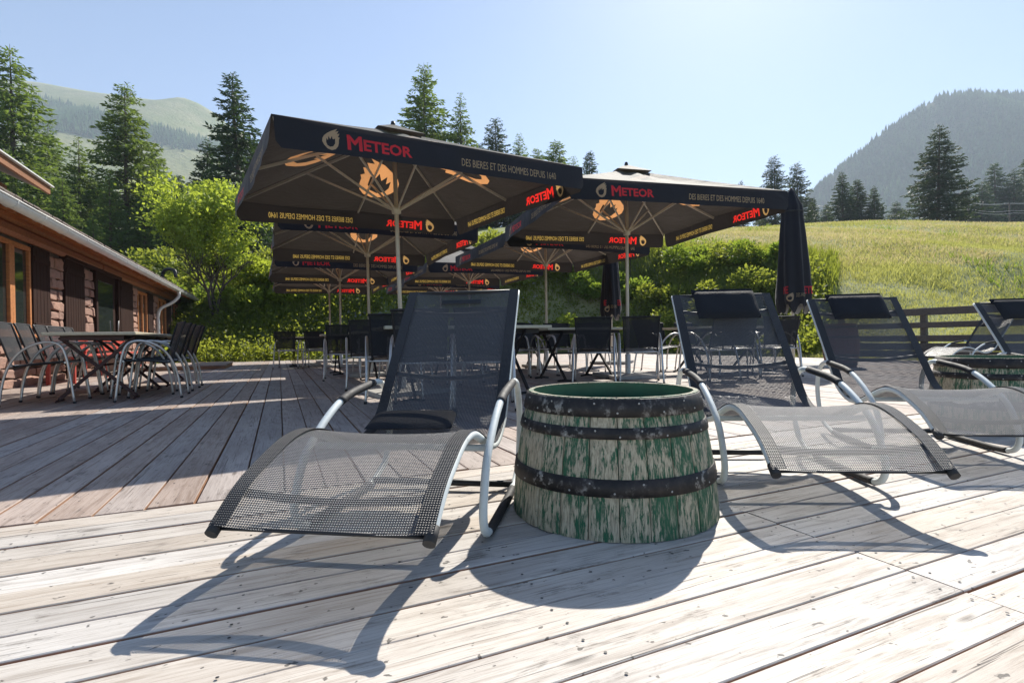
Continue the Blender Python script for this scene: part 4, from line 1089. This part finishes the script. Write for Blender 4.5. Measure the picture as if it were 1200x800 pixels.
for k, px, py, d, lab, ws in (('larch', 501, 69, 47, 'tallest conifer on the ridge above the nearest parasol', 1.0), ('larch2', 545, 107, 49, 'second conifer on the ridge, right of the tallest', .95), ('larch3', 522, 150, 52, 'low conifer between the two tallest on the ridge', 1.1),
        ('blue', 584, 138, 55, 'third pointed conifer along the ridge', 1.1), ('larch2', 612, 155, 56, 'fourth conifer along the ridge', 1.2), ('larch', 634, 172, 58, 'fifth conifer along the ridge', 1.2), ('larch3', 655, 163, 60, 'sixth conifer along the ridge', 1.2), ('larch2', 676, 182, 62, 'seventh conifer along the ridge', 1.2), ('spruce', 692, 177, 68, 'last small conifer on the ridge, by the right parasol peak', 1.2),
        ('larch', 470, 160, 50, 'conifer just showing left of the tallest above the canvas', 1.1), ('spruce', 565, 165, 58, 'conifer low between second and third on the ridge', 1.3)):
    put_tree(k, px, py, d, lab, G2, ws)
G3 = 'conifers across the meadow'
for k, px, py, d, lab, ws in (('pine', 1101, 145, 60, 'large spreading spruce standing alone on the meadow', 1.12), ('blue', 911, 182, 74, 'tall open conifer left behind the tall folded parasol', 1.15), ('blue', 938, 190, 76, 'tall conifer right behind the tall folded parasol', 1.2), ('spruce', 953, 232, 80, 'short conifer right of the folded parasol', 1.4),
        ('blue', 872, 211, 78, 'small conifer top above the right parasol canvas', .8), ('spruce2', 990, 200, 82, 'tallest of the clump of three across the meadow', 1.2), ('spruce', 1008, 208, 83, 'middle of the clump of three across the meadow', 1.5), ('spruce2', 1027, 217, 82, 'right of the clump of three across the meadow', 1.2),
        ('spruce', 970, 238, 96, 'low conifer between the parasol pair and the clump of three', 1.6), ('spruce2', 1052, 235, 110, 'dark conifer behind, left of the lone spruce', 1.7), ('spruce', 1130, 222, 120, 'dark conifer right behind the lone spruce', 1.6), ('spruce2', 1152, 212, 118, 'dark conifer by the utility pole', 1.5), ('spruce', 1172, 190, 125, 'tall dark conifer near the right edge', 1.3), ('spruce2', 1190, 197, 122, 'dark conifer second from the right edge', 1.3), ('spruce', 1212, 180, 125, 'dark conifer cut by the right edge', 1.3), ('spruce2', 895, 240, 92, 'low conifer under the right parasol corner', 1.5)):
    put_tree(k, px, py, d, lab, G3, ws)

# light green broadleaf tree left of the parasols
def broadleaf(loc, H, Wd, label, seed, n_leaf=13000):
    r = np.random.default_rng(seed); root = empty('broadleaf_tree', loc); tr = MB(); tips = []
    def grow(p, d, L, rad, lvl):
        q = p + d * L; mid = p.lerp(q, .5) + Vector(r.normal(0, .04 * L, 3)); tr.tube([p, mid, q], [rad, rad * .85, rad * .66], 7 if lvl < 2 else 4, cap=False)
        if lvl >= 1: tips.append((q, lvl)); tips.append((mid, lvl))
        if lvl == 4: return
        for k in range(3 if lvl < 3 else 3):
            a = r.uniform(0, 6.28); sp = r.uniform(.35, .85)
            nd = (d + Vector((math.cos(a) * sp, math.sin(a) * sp, r.uniform(-.05, .35)))).normalized(); grow(q, nd, L * r.uniform(.62, .82), rad * .62, lvl + 1)
    for a in (0.3, 2.3, 4.4): grow(Vector((.06 * math.cos(a), .06 * math.sin(a), 0)), Vector((.22 * math.cos(a), .22 * math.sin(a), 1)).normalized(), H * .17, .075, 0)
    T = np.array([t_[0][:] for t_ in tips]); T[:, :2] *= Wd / (np.abs(T[:, :2]).max() * 2); T[:, 2] *= H / T[:, 2].max()
    T = T[T[:, 2] > .13 * H]; bi = np.clip((T[:, 2] / H * 8).astype(int), 0, 7); cnt = np.bincount(bi, minlength=8); wt = np.array([.2, .55, .8, 1, 1.2, 1.3, 1.2, .9])[bi] / np.maximum(cnt[bi], 12); wt /= wt.sum()
    P = T[r.choice(len(T), n_leaf, p=wt)] + r.normal(0, .24, (n_leaf, 3)) * np.array([1, 1, .55])
    tr.build('trunk', M['bark'], root); link('crown', leaf_mesh('crown', P, .15, seed, M['leaf'], .6, .1), root); tag(root, label, 'tree'); return root
p = at(252, 415, 20.5); broadleaf((p.x, p.y, gz(p.x, p.y)), at(262, 212, 20.5).z - gz(p.x, p.y), 5.6, 'light green broadleaf tree with two stems on the grass left of the parasols', 31)

def bush_mesh(seed, mat, n=2600, sz=.13):
    r = np.random.default_rng(seed); k = 9; c = np.stack([r.normal(0, .38, k), r.normal(0, .38, k), r.uniform(.15, .8, k)], -1); rad = r.uniform(.22, .42, k)
    i = r.integers(0, k, n); d = r.normal(size=(n, 3)); d /= np.linalg.norm(d, axis=1, keepdims=True)
    P = c[i] + d * (rad[i] * r.uniform(.65, 1.08, n))[:, None]; P[:, 2] = np.abs(P[:, 2])
    return leaf_mesh('foliage', P, sz, seed, mat, .6, .25, d)
BM = [bush_mesh(40 + q, M['bushleaf' if q % 2 else 'leaf']) for q in range(4)] + [bush_mesh(50 + q, M['weed'], 2600, .12) for q in range(3)]
bst = MB()
for a in range(5): bst.tube([(0, 0, 0), (.1 * math.cos(a * 1.3), .1 * math.sin(a * 1.3), .4), (.3 * math.cos(a * 1.3), .3 * math.sin(a * 1.3), .8)], [.02, .014, .006], 4, cap=False)
BST = bst.mesh('stem', M['bark'])
def put_bush(kind, px, d, s, label, group, wz=1.0):
    p = at(px, 400, d); root = empty('shrub', (p.x, d, gz(p.x, d) - .08), random.uniform(0, 6.28)); root.scale = (s, s, s * wz)
    link('foliage', BM[kind], root); link('stem', BST, root); tag(root, label, 'shrub', group)
BG = 'green shrubs along the foot of the bank'
for k, px, d, s, lab in ((5, 215, 22.5, 1.2, 'tall shrub behind the far corner of the house'), (1, 228, 21.0, 1.15, 'leafy shrub by the grass right of the house corner'), (2, 284, 21.0, 1.15, 'rounded shrub right of the light broadleaf trunk'), (0, 300, 22.6, 1.3, 'bright shrub left of the far parasols'), (2, 322, 22.5, 1.6, 'bright leafy shrub above the two far armchairs'), (0, 340, 21.8, 1.2, 'low shrub behind the left far armchair'), (3, 358, 23.0, 1.5, 'shrub behind the right far armchair'), (5, 275, 24.5, 1.5, 'tall shrub behind the light broadleaf tree'), (4, 240, 25.5, 1.6, 'tall dark shrub left behind the broadleaf tree'), (5, 200, 27, 1.8, 'tall shrub showing above the house gutter end'), (6, 330, 26, 1.5, 'big shrub on the bank above the far armchairs'),
        (5, 380, 24.5, 1.5, 'weedy shrub left of the thin far pole'), (4, 410, 26.0, 1.6, 'weedy shrub high on the bank behind the poles'), (6, 455, 26.5, 1.7, 'weedy shrub on the bank left of the bare lounger'), (5, 500, 26.5, 1.5, 'weedy shrub on the bank above the bare lounger'), (4, 545, 26.5, 1.6, 'dark weedy shrub on the bank behind the bare lounger back'), (6, 590, 26, 1.6, 'weedy shrub at the right of the bare lounger top'), (5, 625, 25.5, 1.7, 'weedy shrub left of the second right pole'), (2, 668, 24.0, 1.15, 'bright yellow green shrub between the pole and the small folded parasol'), (0, 690, 22.5, .9, 'low bright shrub under the small folded parasol'), (6, 755, 21.5, 1.3, 'weedy shrub right of the parasol pole'), (4, 800, 20.5, 1.3, 'weedy shrub left of the second lounger top'), (5, 840, 20, 1.3, 'dark weedy shrub behind the second lounger headrest'), (6, 880, 19.2, 1.2, 'weedy shrub left of the tall folded parasol'), (4, 905, 18.6, 1.0, 'last weedy shrub at the end of the bank'),
        (2, 640, 23.2, 1.0, 'bright shrub right of the bare lounger top corner'), (5, 652, 26.5, 1.5, 'weedy shrub high on the bank left of the small folded parasol'), (1, 705, 25.5, 1.4, 'leafy shrub high on the bank above the small folded parasol'), (6, 722, 23.0, 1.3, 'weedy shrub behind the small folded parasol'), (1, 742, 24.5, 1.3, 'leafy shrub high behind the right parasol pole'), (5, 778, 22.5, 1.4, 'weedy shrub on the bank left of the second lounger corner'), (2, 765, 20.3, .8, 'bright low shrub right of the right parasol pole'), (1, 815, 22.8, 1.35, 'leafy shrub high above the second lounger headrest'), (6, 822, 19.4, .9, 'low weedy shrub just above the second lounger headrest'), (5, 862, 21.5, 1.3, 'weedy shrub high on the bank right of the second lounger headrest'), (2, 866, 18.6, .7, 'bright low shrub at the right corner of the second lounger back'), (1, 893, 20.5, 1.15, 'leafy shrub high left of the tall folded parasol')):
    put_bush(k, px, d, s, lab, BG, .85)

def blades(name, X, Y, h, seed, mat, nb=5, w=.022, spread=.10, lean=.35, z=None):
    r = np.random.default_rng(seed); n = len(X); Z = ground_z(X, Y) if z is None else z
    X = np.repeat(X, nb) + r.normal(0, spread, n * nb); Y = np.repeat(Y, nb) + r.normal(0, spread, n * nb); Z = np.repeat(Z, nb) - .03; hh = np.repeat(h, nb) * r.uniform(.55, 1.2, n * nb)
    w = np.repeat(np.broadcast_to(w, (n,)), nb)
    a = r.uniform(0, 2 * np.pi, n * nb); l = r.normal(0, lean, n * nb) * hh; b = r.uniform(0, 2 * np.pi, n * nb)
    dx = np.cos(a) * w; dy = np.sin(a) * w; lx = np.cos(b) * l; ly = np.sin(b) * l
    V = np.stack([np.stack([X - dx, Y - dy, Z], -1), np.stack([X + dx, Y + dy, Z], -1), np.stack([X + lx * .4 + dx * .7, Y + ly * .4 + dy * .7, Z + hh * .6], -1), np.stack([X + lx, Y + ly, Z + hh], -1)], 1).reshape(-1, 3)
    F = np.arange(4 * n * nb).reshape(-1, 4)
    return link(name, mesh_np(name, V, F, mat))
def field(n, dmin, dmax, smin, smax, seed, cond, power=1.0):
    r = np.random.default_rng(seed); d = dmin * (dmax / dmin) ** (r.uniform(0, 1, n) ** power); s = r.uniform(smin, smax, n); X = s * d; Y = d
    u_ = X * UD.x + Y * UD.y; v_ = X * VD.x + Y * VD.y; e = np.hypot(np.maximum(0, u_ - DECK_U1), np.maximum(0, v_ - DECK_V1)); k = cond(e, u_, v_, X, Y, r); return X[k], Y[k], e[k], v_[k]
X, Y, e, v_ = field(110000, 9, 75, .10, 1.25, 61, lambda e, u_, v_, X, Y, r: (e > .25) & ((e > 4.6) | (v_ < 11 + r.normal(0, 1, len(e)))))
pt = fbm(X * .35, Y * .35, 77, 4)
tag(blades('meadow_grass', X, Y, (.09 + .07 * np.clip(pt + .6, 0, 1.6)), 62, M['grass'], 4, .0035 + Y * .0003, .13), 'bright green meadow grass sloping up behind the deck', 'grass', kind='stuff')
X, Y, e, v_ = field(50000, 20, 95, .05, 1.25, 63, lambda e, u_, v_, X, Y, r: (e > 7) & (fbm(X * .12, Y * .12, 5, 4) + .045 * (e - 14) > .0))
tag(blades('seed_grass', X, Y, .17 + 0 * X, 64, M['drygrass'], 4, .003 + Y * .0003, .14), 'pale straw coloured seeding grass higher on the meadow', 'grass', kind='stuff')
X, Y, e, v_ = field(30000, 15, 34, -.55, .62, 65, lambda e, u_, v_, X, Y, r: (e > 3.0) & (e < 7.5) & (v_ > 9.5))
tag(blades('tall_bank_grass', X, Y, .45 + .3 * np.clip(fbm(X * .5, Y * .5, 15, 4), -.6, 1.2), 66, M['weed'], 4, .014, .09, .2), 'tall dark grass along the top of the bank', 'grass', kind='stuff')
X, Y, e, v_ = field(36000, 14, 34, -.85, .6, 67, lambda e, u_, v_, X, Y, r: (e > .5) & (e < 6.0) & (v_ > 9.5))
r = np.random.default_rng(68); nl = 8; P = np.stack([np.repeat(X, nl) + r.normal(0, .14, len(X) * nl), np.repeat(Y, nl) + r.normal(0, .14, len(X) * nl), np.repeat(ground_z(X, Y), nl) + np.abs(r.normal(0, .26, len(X) * nl))], -1)
tag(link('bank_weeds', leaf_mesh('bank_weeds', P, .13, 69, M['weed'], .6, .4)), 'leafy weeds covering the steep bank behind the parasols', 'weeds', kind='stuff')
X, Y, e, v_ = field(9000, 15, 70, .2, 1.2, 75, lambda e, u_, v_, X, Y, r: (e > 4) & (fbm(X * .45, Y * .3, 88, 4) > 1.0))
tag(blades('clump_grass', X, Y, .34 + 0 * X, 76, M['bushleaf'], 4, .006 + Y * .0004, .12), 'darker green clumps of taller grass dotted over the meadow', 'grass', kind='stuff')
X, Y, e, v_ = field(9000, 14, 30, -1.0, .35, 71, lambda e, u_, v_, X, Y, r: (e > .1) & (e < 3.0) & (v_ > 19) & (u_ > -9))
tag(blades('lawn_grass', X, Y, .10 + 0 * X, 72, M['grass'], 6, .012, .09), 'short bright lawn strip along the far end of the deck', 'grass', kind='stuff')
# loose stones on the bank
X, Y, e, v_ = field(1500, 17, 30, -.38, .05, 73, lambda e, u_, v_, X, Y, r: (e > 1.0) & (e < 4.5) & (v_ > 12))
r = np.random.default_rng(74); mbv = []; mbf = []; base = np.array([(1, 0, 0), (0, 1, 0), (-1, 0, 0), (0, -1, 0), (0, 0, 1)], float); bf = np.array([(0, 1, 4), (1, 2, 4), (2, 3, 4), (3, 0, 4)])
sc = r.uniform(.05, .16, (len(X), 1, 3)) * r.uniform(.7, 1.3, (len(X), 5, 1)); V = base[None] * sc + np.stack([X, Y, ground_z(X, Y) - .02], -1)[:, None]
F = bf[None] + (np.arange(len(X)) * 5)[:, None, None]
tag(link('bank_stones', mesh_np('bank_stones', V.reshape(-1, 3), F.reshape(-1, 3), M['concrete'])), 'pale loose stones scattered over the bank behind the bare lounger', 'stones', kind='stuff')

# ------------------------------------------------------------------ power line across the meadow
tops = []
for i, (px, py, d) in enumerate(((1135, 236, 100), (1183, 238, 104), (948, 240, 110))):
    p = at(px, py, d); zb = gz(p.x, p.y); root = empty('utility_pole', (p.x, p.y, zb)); H = p.z - zb
    MB().tube([(0, 0, -.1), (0, 0, H)], [.16, .11], 8).build('pole', M['bark'], root)
    MB().box((0, 0, H - .25), (2.2, .14, .14)).build('crossarm', M['bark'], root)
    for s_ in (-.95, 0, .95): MB().lathe([(.0, 0), (.07, 0), (.05, .2), (0, .22)], 8, (s_, 0, H - .18)).build('insulator', M['concrete'], root)
    tag(root, ('wooden utility pole right of the lone spruce', 'wooden utility pole near the right edge of the meadow', 'wooden utility pole behind the folded parasol')[i], 'pole', 'utility poles'); tops.append(p)
end = at(1290, 226, 108)
for i, dz in enumerate((.0, -.12, -1.5, -2.0)):
    pts = [tops[2], tops[0], tops[1], end]; path = []
    for a, b in zip(pts[:-1], pts[1:]):
        for k in range(8): f = k / 8; path.append(a.lerp(b, f) + Vector(((i - 1.5) * .5, 0, dz - .9 * 4 * f * (1 - f) * min(1, (b - a).length / 30))))
    tag(MB().tube(path, .028, 4).build('power_line', M['wire']), ('topmost power line crossing the meadow', 'second power line crossing the meadow', 'third power line crossing the meadow', 'lowest power line crossing the meadow')[i], 'wire', 'power lines')

# ------------------------------------------------------------------ air
t = NT('summer haze'); q = t.n("ShaderNodeVolumePrincipled"); q.inputs['Color'].default_value = (.74, .86, 1, 1); q.inputs['Density'].default_value = .00043; q.inputs['Anisotropy'].default_value = .1
t.done(q.outputs[0], True)
hz = MB().box((0, 1340, 250), (5600, 2900, 530)).build('haze', t.m); tag(hz, 'thin blue summer haze in the valley air', 'haze', kind='stuff')
